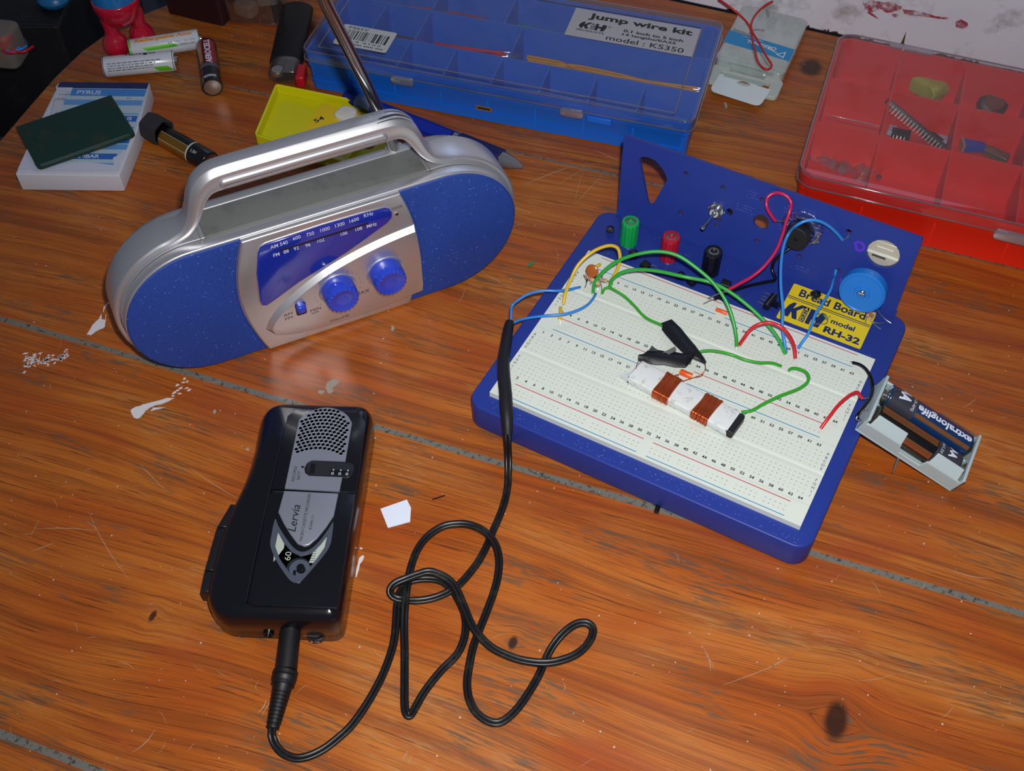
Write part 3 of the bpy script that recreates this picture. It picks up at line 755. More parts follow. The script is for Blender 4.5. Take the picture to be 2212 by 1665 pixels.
def wire(label, col, pts, r=0.85, tips=None, name='jumper_wire', group=None, k=7):
    P = [wpt(p) for p in pts]; o_ = P[0].copy(); P = smooth_path([p - o_ for p in P], k)
    o = solo(MB().tube(P, r, 10), name, WIRE[col] if isinstance(col, str) else col, label, 'wire', loc=tuple(o_), group=group, angle=60)
    for t_ in (tips or []):
        Q = [wpt(p) - o_ for p in t_]; MB().tube(smooth_path(Q, 4), 0.33, 6).build('bare_tip', TIN, o)
    return o
Z = 22.0
wire('yellow wire arching high over the left end of the breadboard', 'yellow', [(1217, 657, 22.2), (1222, 632, 27), (1233, 603, 34), (1249, 572, 40), (1278, 545, 45), (1311, 531, 46), (1332, 534, 44), (1339, 550, 40), (1337, 572, 34), (1327, 594, 28), (1316, 611, 23)], 0.95, [[(1217, 656, 22.4), (1216, 661, 21)]])
wire('long bright green wire arching from the resistors to mid board, the higher of two', 'green', [(1281, 632, 22.4), (1285, 610, 28), (1300, 590, 34), (1330, 566, 41), (1372, 550, 47), (1420, 543, 50), (1462, 551, 50), (1500, 575, 47), (1540, 610, 42), (1568, 650, 36), (1583, 690, 30), (1590, 725, 25), (1591, 749, 22.2)], 1.0, [[(1591, 747, 22.4), (1590, 757, 21)]])
wire('long green wire arching lower over the blue strip, the lower of two', 'green', [(1316, 621, 22.6), (1324, 603, 28), (1345, 588, 33), (1380, 582, 36), (1425, 586, 38), (1480, 598, 39), (1530, 608, 38), (1568, 625, 37), (1610, 655, 34), (1650, 692, 30), (1680, 730, 26), (1697, 765, 22.4)], 1.0)
wire('thin apple green wire running from the resistors to the black tape', 'lime', [(1301, 634, 22.4), (1306, 624, 25), (1316, 621, 26), (1330, 628, 26), (1350, 641, 25), (1370, 660, 24.4), (1388, 680, 24), (1404, 691, 24), (1425, 700, 24.6), (1436, 706, 25)], 0.75)
wire('green wire from the taped joint to the middle of the upper strip', 'lime', [(1503, 764, 25), (1520, 758, 26), (1545, 758, 26), (1580, 766, 25), (1610, 777, 25), (1640, 783, 24.6), (1668, 784, 24), (1688, 791, 22)], 0.8)
wire('hook shaped green wire beside the coil end', 'lime', [(1704, 800, 22), (1710, 796, 24), (1722, 796, 26), (1740, 803, 27), (1747, 815, 27), (1742, 828, 26.6), (1722, 841, 26), (1685, 855, 26), (1650, 872, 25), (1625, 886, 24.6), (1602, 890, 24)], 0.85)
wire('short red arched wire near hole 47 of the upper strip', 'red', [(1597, 745, 22.4), (1608, 729, 27), (1622, 711, 31), (1641, 700, 34), (1662, 697, 35), (1685, 705, 35), (1704, 724, 32), (1715, 748, 27), (1718, 774, 22.4)], 1.0, [[(1717, 772, 22.4), (1715, 779, 21)]])
wire('blue wire looping from the panel joint over the buzzer to the board', 'blue', [(1820, 518, 0, 1.2), (1808, 504, 0, 4), (1790, 488, 0, 7), (1768, 477, 0, 10.5), (1745, 476, 0, 13), (1722, 486, 0, 15), (1704, 504, 53), (1692, 535, 49), (1687, 575, 45), (1687, 620, 41), (1691, 665, 36), (1690, 705, 31), (1694, 735, 26), (1698, 762, 22.4)], 0.85,
     [[(1820, 518, 0, 1.2), (1826, 516, 0, 1.2), (1832, 511, 0, 1.2), (1834, 504, 0, -1)]])
wire('blue wire slanting from a small panel hole across the yellow label', 'blue', [(1806, 583, 0, 0), (1803, 597, 0, 4), (1800, 606, 35), (1793, 628, 36), (1777, 655, 35), (1762, 678, 33), (1754, 700, 30), (1745, 722, 27), (1732, 740, 24), (1724, 753, 22.2)], 0.8)
wire('crimson wire looping high on the panel and down to the board edge', 'crimson', [(1675, 477, 54), (1664, 462, 58), (1656, 445, 62), (1658, 427, 65), (1670, 418, 67), (1685, 417, 67), (1700, 424, 66), (1709, 438, 64), (1706, 456, 60), (1698, 480, 56), (1690, 508, 52), (1676, 542, 47), (1652, 574, 42), (1625, 597, 38), (1595, 614, 36), (1567, 629, 35)], 0.95,
     [[(1675, 477, 54), (1690, 478, 53), (1705, 476, 50)], [(1567, 629, 35), (1548, 636, 32), (1530, 644, 28)]])
wire('black wire from the buzzer lying on the blue base', 'black', [(1763, 517, 36), (1740, 524, 38), (1715, 532, 36), (1690, 547, 32), (1673, 564, 27), (1668, 582, 22), (1674, 604, 19.2), (1650, 610, 19.4), (1622, 616, 20), (1595, 624, 21), (1570, 633, 23), (1556, 641, 24), (1543, 646, 24)], 0.95,
     [[(1543, 646, 24), (1532, 650, 23.6), (1519, 657, 22)]])
wire('black battery wire plugged into the top right of the board', 'black', [(1842, 783, 22.4), (1858, 788, 24), (1872, 799, 26), (1882, 818, 26), (1885, 838, 25), (1880, 858, 26), (1868, 876, 26.5), (1856, 890, 27.5), (1851, 899, 27)], 0.9, [[(1843, 783, 22.4), (1836, 781, 21.2)], [(1851, 899, 26), (1850, 906, 25.5), (1857, 909, 25.5)]])
wire('red battery wire bent over the right edge of the board', 'red', [(1773, 925, 22.4), (1790, 902, 26), (1810, 876, 29), (1832, 856, 30), (1851, 847, 29), (1858, 855, 27), (1863, 861, 26)], 0.9, [[(1863, 861, 26), (1870, 861, 26), (1877, 858, 27)]])
wire('upper of the two thin blue wires splitting out of the cable sleeve', 'blue', [(1104, 700, 17), (1104, 682, 19), (1106, 661, 20), (1120, 648, 23), (1142, 635, 26), (1170, 628, 28), (1205, 628, 28), (1230, 625, 26), (1253, 620, 22.4)], 0.75)
wire('lower of the two thin blue wires splitting out of the cable sleeve', 'blue', [(1104, 700, 17), (1120, 692, 20), (1140, 687, 23), (1175, 682, 26), (1215, 679, 27), (1245, 671, 27), (1268, 659, 26), (1281, 645, 24), (1287, 634, 22.4)], 0.75)
wire('tiny yellow jumper standing at the left edge of the board', 'yellow', [(1211, 664, 22.6), (1211, 678, 23.6), (1209, 689, 23)], 1.0, [[(1209, 689, 23), (1210, 700, 21.2)]])
wire('tiny yellow jumper behind the brown disc capacitor', 'yellow', [(1283, 581, 23), (1289, 576, 23.6), (1296, 571, 23)], 1.0)
ORA = WIRE['orange']
wire('orange jumper on the top bus strip', 'orange', [(1547, 668, 22.6), (1559, 672, 22.9), (1571, 677, 22.6)], 1.1)
wire('orange jumper on the middle bus strip beside the coil', 'orange', [(1470, 803, 22.6), (1482, 808, 22.9), (1495, 813, 22.6)], 1.7)

# ------------------------------------------------------------------ small parts
def resistor(label, p0, p1, bands, r=1.05, legs=(), body='C8A884', group=None):
    a, b = at(*p0), at(*p1); d = b - a; L_ = d.length; d.normalize()
    K = Matrix.Translation(a) @ d.to_track_quat('Z', 'X').to_matrix().to_4x4()
    t_ = thing('resistor', label, 'resistor', M=K, group=group)
    z0, z1 = L_ * 0.04, L_ * 0.96; h = (z1 - z0)
    prof = [(0.01, z0), (r * .8, z0 + .1), (r, z0 + h * .10), (r, z0 + h * .24), (r * .86, z0 + h * .32), (r * .86, z0 + h * .68), (r, z0 + h * .76), (r, z0 + h * .9), (r * .8, z1 - .1), (0.01, z1)]
    MB().lathe(prof, 14).build('body', mat('resistor_' + body, body, 0.35), t_)
    for i, c in enumerate(bands):
        z = z0 + h * (0.14 + 0.18 * i); rr = (r if i in (0, 4) else r * .88) + 0.04
        MB().lathe([(rr, z), (rr, z + h * .07)], 14).build('band', mat('band_' + c, c, 0.4), t_)
    inv = K.inverted()
    for Lp in legs: MB().tube(smooth_path([inv @ at(*q) for q in Lp], 4), 0.28, 6).build('lead', TIN, t_)
    return t_
resistor('beige resistor plugged in under the brown disc capacitor', (1265, 596, 27), (1285, 607, 27), ['7A3A1A', '20180F', '8A2418', 'B08A2C'], 1.3, [[(1265, 596, 27), (1261, 594, 27), (1266, 604, 24), (1266, 615, 22), (1262, 626, 21)], [(1285, 607, 27), (1289, 611, 25), (1290, 618, 21)]])
resistor('beige resistor with dark bands right of the disc capacitor', (1296, 604, 25), (1312, 607, 25), ['20180F', '5A2A1A', '3A2A50', 'B08A2C'], 1.2, [[(1296, 604, 25), (1293, 606, 24), (1290, 612, 21)], [(1312, 607, 25), (1322, 609, 24), (1324, 616, 21)]])
resistor('beige resistor standing on end between the green wires', (1292, 610, 29), (1291, 617, 23), ['B08A2C', '20180F'], 1.4, [[(1292, 610, 29), (1298, 612, 28), (1300, 625, 24), (1298, 638, 21)], [(1291, 617, 23), (1292, 628, 21)]])
resistor('one of two crossed resistors lying at the right end of the yellow label', (1873, 683, 20.5), (1884, 668, 20.5), ['8A2418', '7A3A1A', '20180F'], 1.0, [[(1884, 668, 20.5), (1892, 665, 20), (1900, 676, 19.4), (1912, 689, 19), (1925, 698, 18.6)], [(1873, 683, 20.5), (1870, 694, 20), (1871, 702, 19)]], 'C99E8A')
resistor('the lower of the two resistors lying at the right end of the yellow label', (1877, 690, 19.4), (1890, 675, 19.4), ['7A3A1A', '8A2418', '20180F'], 1.05, [[(1877, 690, 19.4), (1884, 695, 19), (1897, 698, 18.8), (1910, 697, 18.6)], [(1877, 690, 19.2), (1888, 700, 18.8), (1895, 706, 18.6), (1903, 711, 18.5)]], 'D0A88A')
resistor('tiny glass green and brown part lying on the label logo', (1780, 679, 19.4), (1788, 690, 19.4), ['2E7A4A', '7A4A2A'], 0.9, [[(1780, 679, 19.4), (1772, 676, 19), (1763, 682, 18.6)], [(1788, 690, 19.4), (1786, 698, 19), (1776, 700, 18.8), (1758, 699, 18.6)]], '6E8A6A')
resistor('small green resistor half hidden under the green wires', (1588, 637, 19.4), (1597, 640, 19.4), ['1E5A3A', '1E7A4A'], 0.9, [[(1588, 637, 19.4), (1583, 641, 19)], [(1597, 640, 19.4), (1600, 636, 19), (1597, 633, 18.8)]], '2E8A5A')
# disc capacitor
cp = thing('disc_capacitor', 'brown disc capacitor with black legs at the left end of the board', 'capacitor', tuple(at(1280, 600, 23)))
cc_ = at(1279, 585, 31) - at(1280, 600, 23)
K = Matrix.Translation(cc_) @ RX(62)
MB().lathe([(0.01, -1.1), (2.6, -0.95), (3.7, -0.4), (3.8, 0), (3.6, 0.5), (2.5, 1.05), (0.01, 1.2)], 28, 0, K).build('disc', mat('brown_ceramic', 'A85A26', 0.25, spec=0.5), cp)
for dx in (-1.8, 0.4, 2.2): MB().tube([cc_ + Vector((dx, -.4, -2.2)), cc_ + Vector((dx * 1.1, -1.6, -6.5)), cc_ + Vector((dx * 1.2, -1.9, -10.0))], 0.75 if dx > 0 else 0.6, 8, radii=[1.0, .7, .3]).build('lead', BLACKP if dx != 0.4 else TIN, cp)

def transistor(label, p, ang, tilt, legang=0, group='loose black transistors', leglen=6, z=None, up=0):
    z = BT + 2.0 if z is None else z
    q = at(p[0], p[1], z)
    K = Matrix.Translation(q) @ RZ(ang) @ RX(tilt)
    t_ = thing('transistor', label, 'transistor', M=K)
    out = [(2.3 * math.cos(math.radians(a)), 2.3 * math.sin(math.radians(a)) - 0.3) for a in range(-25, 206, 15)]
    MB().prism(out, -2.2, 2.4, 0, None, 0.3).build('body', mat('epoxy_black', '101114', 0.45), t_)
    for i in (-1, 0, 1): MB().tube(smooth_path([(i * 1.1, -.2, -2.1), (i * 1.2, -.2, -4), (i * 1.9 + legang * .06, -.3, -2.2 - leglen)], 3), 0.22, 5).build('leg', TIN, t_)
    return t_
transistor('black transistor with splayed legs left of the green post', (1318, 496), 20, 62, leglen=5.5)
transistor('black transistor lying below the green post', (1369, 547), -10, 55, leglen=5)
transistor('black transistor lying below the black post beside two green wires', (1470, 595), 5, 60, leglen=5)
transistor('black transistor lying on the word Bread of the yellow label', (1762, 635), -25, 62, leglen=5, z=BT + 3)
def block(name, label, cat, p, size, ang, parts=(), z=BT):
    q = at(*p, z); t_ = thing(name, label, cat, tuple(q), ang)
    x, y, h = size; MB().rbox(-x / 2, x / 2, -y / 2, y / 2, 0.1, h, 0.4, 0.2).build('body', mat('epoxy_black', '101114', 0.45), t_)
    return t_
b_ = block('small_connector', 'small black block with a wire bow below the red post', 'component', (1394, 577), (5, 5, 3), -15); MB().tube(smooth_path([(2, 1, 2), (4.5, 2.5, 2.6), (7.5, 1.5, 1.2)], 5), 0.25, 6).build('lead', TIN, b_)
b_ = block('small_connector', 'small black block lying between transistor and board edge', 'component', (1493, 612), (5, 4, 3), -25)
b_ = block('small_connector', 'small black block behind the crossing green wires', 'component', (1568, 616), (5.5, 3, 3.2), 0); MB().tube([(-2.5, -1.6, 1.5), (2.5, -1.6, 1.5)], 0.25, 6).build('lead', TIN, b_)
# little slide switch
sw = block('slide_switch', 'tiny black slide switch with four silver pins left of the yellow label', 'switch', (1662, 657), (3.6, 10.5, 4.2), -8)
MB().box(1.8, 5.6, -1.6, 1.2, 1.0, 3.6).build('lever', BLACKP, sw)
MB().box(-0.1, 0.4, -5.2, 5.2, 4.2, 4.35).build('frame', TIN, sw)
for y in (-4.2, -1.0, 1.2, 4.4): MB().tube([(-1.8, y, 2.2), (-4.0, y, 2.4), (-5.8, y + .3, 1.6)], 0.35, 6).build('pin', TIN, sw)
# tiny green diode on the table
gd = thing('diode', 'tiny green bead diode alone on the bare wood between radio and board', 'diode', tuple(at(1147, 570, 1.2)))
MB().sphere((-.4, -1.0, 0), 1.1, 0, 12).sphere((0.5, 0.9, 0.1), 1.05, 0, 12).build('bead', mat('green_glass', '128A5A', 0.15, spec=0.7), gd)
MB().tube([(-.8, -2.2, -.3), (-.4, -1, 0), (.5, .9, 0), (1.4, 2.4, .5)], 0.25, 6).build('lead', TIN, gd)

# ------------------------------------------------------------------ ferrite coil
ca0 = at(1375, 812, BB); ca1 = at(1592, 928, BB); ca0.z = ca1.z = BB
cd = (ca1 - ca0); CL = cd.length; cang = math.degrees(math.atan2(cd.y, cd.x))
coil = thing('ferrite_coil', 'flat ferrite rod wrapped in white paper with two copper wire windings lying across the board', 'coil', tuple(ca0), cang)
CW_ = 14.0; CH = 5.0
MB().rbox(-0.5, CL + 0.5, -CW_ / 2, CW_ / 2, 0.15, CH, 1.2, 0.6, 0.3).build('ferrite_rod', mat('ferrite', '1B181C', 0.5, var=0.3, vscale=300), coil, bevel=0.2)
PAP = mat('glossy_paper', 'DFE3E4', 0.45, var=0.05, vscale=80, dirt='8A6A3A', dirt_amt=0.55, dscale=260)
def sleeve(x0, x1, jag0=0, jag1=0, s=0.35):
    sec = rrect(-CW_ / 2 - s, CW_ / 2 + s, 0.05, CH + s, 1.0, 3); n_ = 7; L_ = []
    for i in range(n_):
        t = i / (n_ - 1); x = x0 + (x1 - x0) * t
        L_.append([(x + (random.uniform(-jag0, jag0) if i == 0 else random.uniform(-jag1, jag1) if i == n_ - 1 else 0), y, z) for y, z in sec])
    return MB().loft(L_, 0).build('paper_sleeve', PAP, coil, angle=50)
sleeve(-1.5, 14.5, 1.2, 0); sleeve(22.5, 38, .3, 0); sleeve(46.5, CL - 3.2, 0, .8)
MB().add([(-1.5, -7, .2), (-8, -5.5, .3), (-6.5, -2.5, .3), (-3.5, -1.0, 1.6), (-2.0, 2.5, 4.2), (-1.3, 6.5, 5.0), (-1.3, -7, 3.0)], [(0, 6, 3, 2, 1), (6, 5, 4, 3)], 0).build('torn_paper', PAP, coil)
COP = mat('copper_wire', 'CC6034', 0.3, metal=0.8, spec=0.6)
def winding(x0, x1):
    mb = MB(); n_ = 26
    for layer in range(2):
        for i in range(n_):
            x = x0 + (x1 - x0) * (i + .5 * layer) / n_; g = 0.55 + layer * 0.46 + random.uniform(-.12, .12); j = random.uniform(-1.6, 1.6)
            sec = rrect(-CW_ / 2 - g, CW_ / 2 + g, 0.1, CH + g + random.uniform(-.05, .15), 1.4, 3)
            pts = [(x + j * (y / CW_) + random.uniform(-.08, .08), y, z) for y, z in sec]; pts.append(pts[0]); mb.tube(pts, 0.31, 6)
    return mb.build('copper_winding', COP, coil, angle=70)
winding(14.2, 22.8); winding(37.6, 46.6)
inv = (T(*ca0) @ RZ(cang)).inverted()
for Lp in ([(1522, 782, 25), (1524, 795, 27), (1518, 806, 26), (1500, 815, 25), (1478, 822, 26), (1458, 832, 28)], [(1497, 816, 24), (1515, 812, 25), (1520, 803, 26)], [(1475, 822, 24), (1464, 817, 26), (1466, 809, 27), (1458, 811, 27), (1452, 820, 28)], [(1381, 777, 26), (1376, 786, 27), (1374, 796, 27.5)]):
    MB().tube(smooth_path([inv @ at(*q) for q in Lp], 5), 0.2, 5).build('loose_end', COP, coil)

# black tape wrapped round the wire joints
TAPE = mat('insulating_tape', '15161C', 0.45, spec=0.35, bump=0.3, bscale=120)
def tape(label, P, ws, th=1.5, z=24.5):
    Q = [at(px, py, zz) for px, py, zz in P]; o_ = Q[0].copy(); L_ = []
    Q = [q - o_ for q in Q]; n_ = len(Q)
    for i in range(n_):
        d = (Q[min(i + 1, n_ - 1)] - Q[max(i - 1, 0)]); d.z = 0; d.normalize(); k = Vector((-d.y, d.x, 0)); w = ws[i] / 2; h = th * (0.5 + 0.5 * min(1, w))
        tw = random.uniform(-.5, .5)
        L_.append([tuple(Q[i] + k * a * w + Vector((0, 0, b * h + a * tw))) for a, b in ((-1, 0), (-.6, .75), (0, 1), (.6, .75), (1, 0.05), (.6, -.6), (0, -.75), (-.6, -.6))])
    return solo(MB().loft(L_, 0), 'tape_wrap', TAPE, label, 'tape', loc=tuple(o_), angle=35)
tape('black tape wrapped round the thin green wire, the straighter and higher piece', [(1430, 703, 25), (1440, 700, 25.5), (1455, 716, 26), (1472, 736, 26), (1490, 755, 26.5), (1505, 768, 26.5), (1518, 778, 26), (1524, 784, 25.5)], [4.0, 8.8, 9.2, 9.4, 8.8, 6.6, 3.6, 1.4])
t1_ = tape('crumpled black tape with a loose flap wrapped round the coil joint', [(1379, 773, 27.5), (1390, 772, 28), (1400, 770, 28.4), (1418, 771, 28.6), (1438, 773, 28.6), (1458, 776, 28.4), (1474, 777, 28), (1482, 772, 28), (1492, 768, 27), (1507, 763, 26)], [3.4, 3.8, 8.5, 9.5, 9.0, 10.0, 11.0, 7.5, 4.2, 2.0], 1.9)
o_ = at(1379, 773, 27.5)
f1 = [at(1396, 765, 28) - o_, at(1408, 746, 33) - o_, at(1424, 760, 30) - o_, at(1432, 770, 29.5) - o_]
MB().add([tuple(v) for v in f1] + [tuple(v + Vector((0, .3, -.3))) for v in f1], [(0, 1, 2, 3), (7, 6, 5, 4), (0, 4, 5, 1), (1, 5, 6, 2), (2, 6, 7, 3)]).build('loose_flap', TAPE, t1_)
f2 = [at(1424, 765, 29.5) - o_, at(1458, 748, 33) - o_, at(1461, 757, 31) - o_, at(1440, 768, 30) - o_]
MB().add([tuple(v) for v in f2] + [tuple(v + Vector((0, .3, -.3))) for v in f2], [(0, 3, 2, 1), (4, 5, 6, 7), (0, 1, 5, 4), (1, 2, 6, 5), (2, 3, 7, 6)]).build('loose_flap', TAPE, t1_)

# ================================================================== radio
RO = Vector((-110.9, -30.5, 0)); RA = 53.13
radio = thing('portable_radio', 'silver and blue portable radio with a carrying handle, standing on the left of the table', 'radio', tuple(RO), RA)
RK = T(*RO) @ RZ(RA); RI = RK.inverted()
def on_radio(px, py, depth):
    d = Vector(RW[0]) * ((px - 1106) / FPX) + Vector(RW[1]) * ((py - 832.5) / FPX) + Vector(RW[2])
    n_ = (RZ(RA) @ Vector((0, 1, 0))); s = ((RO + n_ * depth) - CW).dot(n_) / d.dot(n_); return RI @ (CW + d * s)
SILV = mat('silver_paint', 'C0C0C6', 0.40, metal=0.72, spec=0.5, coat=1.0, cr=0.34, cior=3.0)
SILD = mat('silver_plastic', 'A0A1A6', 0.45, metal=0.5, var=0.05)
GRIL = None
def grille_mat():
    m, nt, out = new_mat('speaker_cloth'); L = nt.links.new
    tc = nt.nodes.new('ShaderNodeTexCoord'); p = N(nt, 'ShaderNodeBsdfPrincipled', i_Roughness=0.65)
    v = N(nt, 'ShaderNodeTexVoronoi', i_Scale=1700.0, i_Randomness=0.25); L(tc.outputs['Object'], v.inputs['Vector'])
    r = N(nt, 'ShaderNodeMapRange', i_1=0.2, i_2=0.6, i_3=0.0, i_4=1.0); L(v.outputs['Distance'], r.inputs[0])
    mx = N(nt, 'ShaderNodeMix', data_type='RGBA'); mx.inputs[6].default_value = (*lin('2650B4'), 1); mx.inputs[7].default_value = (*lin('163684'), 1); L(r.outputs[0], mx.inputs[0])
    sc_ = nt.nodes.new('ShaderNodeSeparateColor'); L(v.outputs['Color'], sc_.inputs[0]); gt = N(nt, 'ShaderNodeMath', operation='GREATER_THAN'); L(sc_.outputs[0], gt.inputs[0]); gt.inputs[1].default_value = 0.994
    m2 = N(nt, 'ShaderNodeMix', data_type='RGBA'); L(mx.outputs[2], m2.inputs[6]); m2.inputs[7].default_value = (*lin('5A70DC'), 1); L(gt.outputs[0], m2.inputs[0])
    L(m2.outputs[2], p.inputs['Base Color']); L(p.outputs[0], out.inputs[0]); return m
GRIL = grille_mat()
def stadium(cx, cz, r, n=28):
    return [(cx + r * math.cos(math.radians(a)), cz + r * math.sin(math.radians(a))) for a in [-90 + 180 * i / n for i in range(n + 1)]] + \
           [(-cx + r * math.cos(math.radians(a)), cz + r * math.sin(math.radians(a))) for a in [90 + 180 * i / n for i in range(n + 1)]]
# body shell: front at y=2, rounded back
MB().prism(stadium(68, 43.9, 43.7), -37, -7.2, 0, FRONT, top=0.5, bot=6).build('body', SILD, radio, angle=35)
MB().prism(stadium(68, 43.7, 43.3), -6.9, -0.6, 0, FRONT, top=1.0, bot=0.4).build('front_frame', SILV, radio, angle=35)
MB().prism(stadium(68, 43.8, 43.0), -7.3, -6.8, 0, FRONT).build('frame_groove', BLACKP, radio)
# speaker grilles
def side_curve(sgn, n=14):
    pts = []
    for i in range(n + 1):
        z = 0.6 + (85.6 - 0.6) * i / n; x = 41.0 + 10.3 * math.sin(PI * min(1, max(0, (z + 4) / 95))) ** 0.9; pts.append((sgn * x, z))
    return pts
def grille(sgn):
    arc = [(sgn * (68 + 42.6 * math.cos(math.radians(a))), 43.2 + 42.6 * math.sin(math.radians(a))) for a in [90 - 180 * i / 36 for i in range(37)]]
    sc_ = side_curve(sgn); P = sc_ + arc
    if sgn > 0: P = P[::-1]
    g = MB(); L_ = [[(x, z, 0.0 - 1.2) for x, z in P]]
    for k, h in ((0, -0.3), (0.5, 0.15), (1.2, 0.35)): L_.append([(x, z, h) for x, z in inset(P, k)])
    g.loft(L_, 0, FRONT); return g.build('speaker_grille', GRIL, radio, angle=50)
grille(-1); grille(1)
# silver centre panel
cp_ = side_curve(-1)[::-1] + side_curve(1)
cp_ = [(x * 0.995, z + 0.2) for x, z in cp_]
MB().prism(cp_, -1.0, 2.2, 0, FRONT, top=1.3, n=4).build('front_panel', SILV, radio, angle=30)
# raised control area with a broad bright chamfer
up_ = smooth_path([(-42.0, 18.5, 0), (-38.5, 25.5, 0), (-31, 33.5, 0), (-17, 43.0, 0), (-3, 50.0, 0), (12, 55.0, 0), (26, 58.3, 0), (38, 60.2, 0), (49.0, 61.4, 0)], 4)
lo_ = smooth_path([(50.0, 10.2, 0), (30, 8.2, 0), (10, 7.2, 0), (-12, 7.4, 0), (-28, 9.6, 0), (-38, 13.6, 0)], 4)
rt_ = [(49.9, 55, 0), (50.6, 46, 0), (51.0, 36, 0), (51.0, 26, 0), (50.6, 16, 0)]
ctl = [(p[0], p[1]) for p in up_] + [(p[0], p[1]) for p in rt_] + [(p[0], p[1]) for p in lo_]
ctl = ctl[::-1]
def ch_in(P, k):
    Q = inset(P, k); out = []
    for (x, z), (qx, qz) in zip(P, Q):
        w = 1.0 if z > 17 else 0.35
        if x > 47.5: qx = x - 0.2 * k
        out.append((x + (qx - x) * w * (1 if x < 47.5 else 1), z + (qz - z) * w))
    return out
MB().loft([[(x, z, 2.0) for x, z in ctl], [(x, z, 2.1) for x, z in ch_in(ctl, 0.1)], [(x, z, 4.9) for x, z in ch_in(ctl, 2.8)], [(x, z, 5.0) for x, z in ch_in(ctl, 3.8)]], 0, FRONT).build('control_panel', SILV, radio, angle=25)
# dial window
DBL = mat('dial_blue', '1C2E9C', 0.12, spec=0.6, coat=0.6); TXW = mat('pale_print', 'D4D8EC', 0.5); TXD = mat('grey_print', '3C3A3E', 0.6)
dial = [(-41.2, 42), (-40.6, 38.4), (-38.4, 37.2), (-35.8, 38.2), (-19, 46.6), (10, 57.4), (34, 69.2), (36.8, 72.0), (37.2, 75.5), (36.2, 78.4), (33.6, 80.2), (20, 81.0), (-1, 81.4), (-31, 80.6), (-34.5, 79.4), (-36.4, 76), (-39.6, 62)]
MB().prism(inset(dial, -0.8), 2.0, 2.7, 0, FRONT, top=0.6).build('dial_rim', SILV, radio)
dw = MB().prism(dial, 2.2, 3.4, 0, FRONT, top=0.7)
D0 = FRONT @ T(0, 0, 3.46)
def dtx(s, px, py, w=None, h=2.4):
    q = on_radio(px, py, -3.4); dw.text(s, 1, D0 @ T(q.x, q.z, 0), 1, height=h, sx=0.86, bold=0.004)
for s, px, py in (('AM', 592, 532), ('540', 613, 525), ('600', 641, 513), ('750', 670, 505), ('1000', 702, 495), ('1300', 734, 485), ('1600', 765, 475), ('KHz', 796, 463), ('FM', 597, 550), ('88', 618, 543), ('92', 640, 536), ('96', 665, 529), ('102', 693, 519), ('106', 743, 504), ('108', 775, 494), ('MHz', 803, 486)): dtx(s, px, py)
dw.prism(rrect(-25.5, 23.5, 72.9, 74.3, 0.7), 3.4, 3.47, 2, FRONT)
dw.build('dial_window', [DBL, TXW, mat('scale_slot', '20182A', 0.4)], radio)
# printing, dots, small lamp
pt = MB()
C0 = FRONT @ T(0, 0, 5.06)
for s, px, py, h in (('AM', 622, 679, 2.0), ('FM', 624, 687, 2.0), ('MIN', 682, 668, 2.0), ('OFF', 681, 675, 1.4), ('MAX', 783, 631, 2.2)):
    q = on_radio(px, py, -5); pt.text(s, 1, C0 @ T(q.x, q.z, 0), 0, height=h, sx=1.25)
q = on_radio(852, 450, -2.2); MB().text('POWER', 1, FRONT @ T(q.x + .3, q.z, 2.26), 0, height=1.9, sx=0.95).build('printing', TXD, radio)
k1 = on_radio(735, 634, -9); k2 = on_radio(838, 597, -9)
pt.text('VOLUME', 1, C0 @ T(k1.x - 2, 11.0, 0), 0, height=1.6, sx=1.3)
for i in range(17):
    a = math.radians(215 - 15.6 * i); x, z = k1.x + 13.2 * math.cos(a), k1.z + 13.2 * math.sin(a)
    pt.add([(x + .25 * math.cos(t * PI / 4), z + .25 * math.sin(t * PI / 4), 0) for t in range(8)], [tuple(range(8))], 0, C0)
pt.build('printing', TXD, radio)
KB = mat('knob_blue', '2B44C4', 0.16, spec=0.6, coat=0.4)
def radio_knob(k):
    KM = FRONT @ T(k.x, k.z, 5.0)
    MB().lathe([(11.0, 0), (10.7, 0.5), (10.0, 0.3)], 40, 0, KM).build('knob_seat', SILV, radio)
    n_ = 80; L_ = []
    for r, h, d in ((9.6, 0.0, 0), (9.6, 4.0, 0), (9.2, 7.6, 0.0), (9.1, 8.2, 0.25), (8.9, 9.8, 0.75), (8.3, 10.5, 0.8), (6.4, 10.0, 0.7), (4.6, 9.3, 0.25), (3.4, 9.2, 0)):
        L_.append([((r - d * (0.5 - 0.5 * math.cos(20 * 2 * PI * i / n_))) * math.cos(2 * PI * i / n_), (r - d * (0.5 - 0.5 * math.cos(20 * 2 * PI * i / n_))) * math.sin(2 * PI * i / n_), h - 0.5 * d * (0.5 - 0.5 * math.cos(20 * 2 * PI * i / n_))) for i in range(n_)])
    MB().loft(L_, 0, KM).build('knob', KB, radio, angle=50)
radio_knob(k1); radio_knob(k2)
ks = on_radio(651, 667, -6)
MB().prism(rrect(ks.x - 3.0, ks.x + 3.0, ks.z - 5.6, ks.z + 4.0, 1.4), 5.0, 5.12, 0, FRONT).build('switch_slot', BLACKP, radio)
MB().prism(rrect(ks.x - 2.6, ks.x + 2.6, ks.z - 1.4, ks.z + 4.0, 1.6), 5.1, 9.0, 0, FRONT, top=1.6).prism(rrect(ks.x - 2.2, ks.x + 2.2, ks.z - 2.6, ks.z - 1.0, .6), 5.1, 6.4, 0, FRONT, top=0.4).build('band_switch', KB, radio)
q = on_radio(857, 462, -2.2); MB().lathe([(1.5, 0), (1.4, .35), (1.0, .3)], 20, 0, FRONT @ T(q.x, q.z, 2.2)).build('lamp_bezel', SILV, radio)
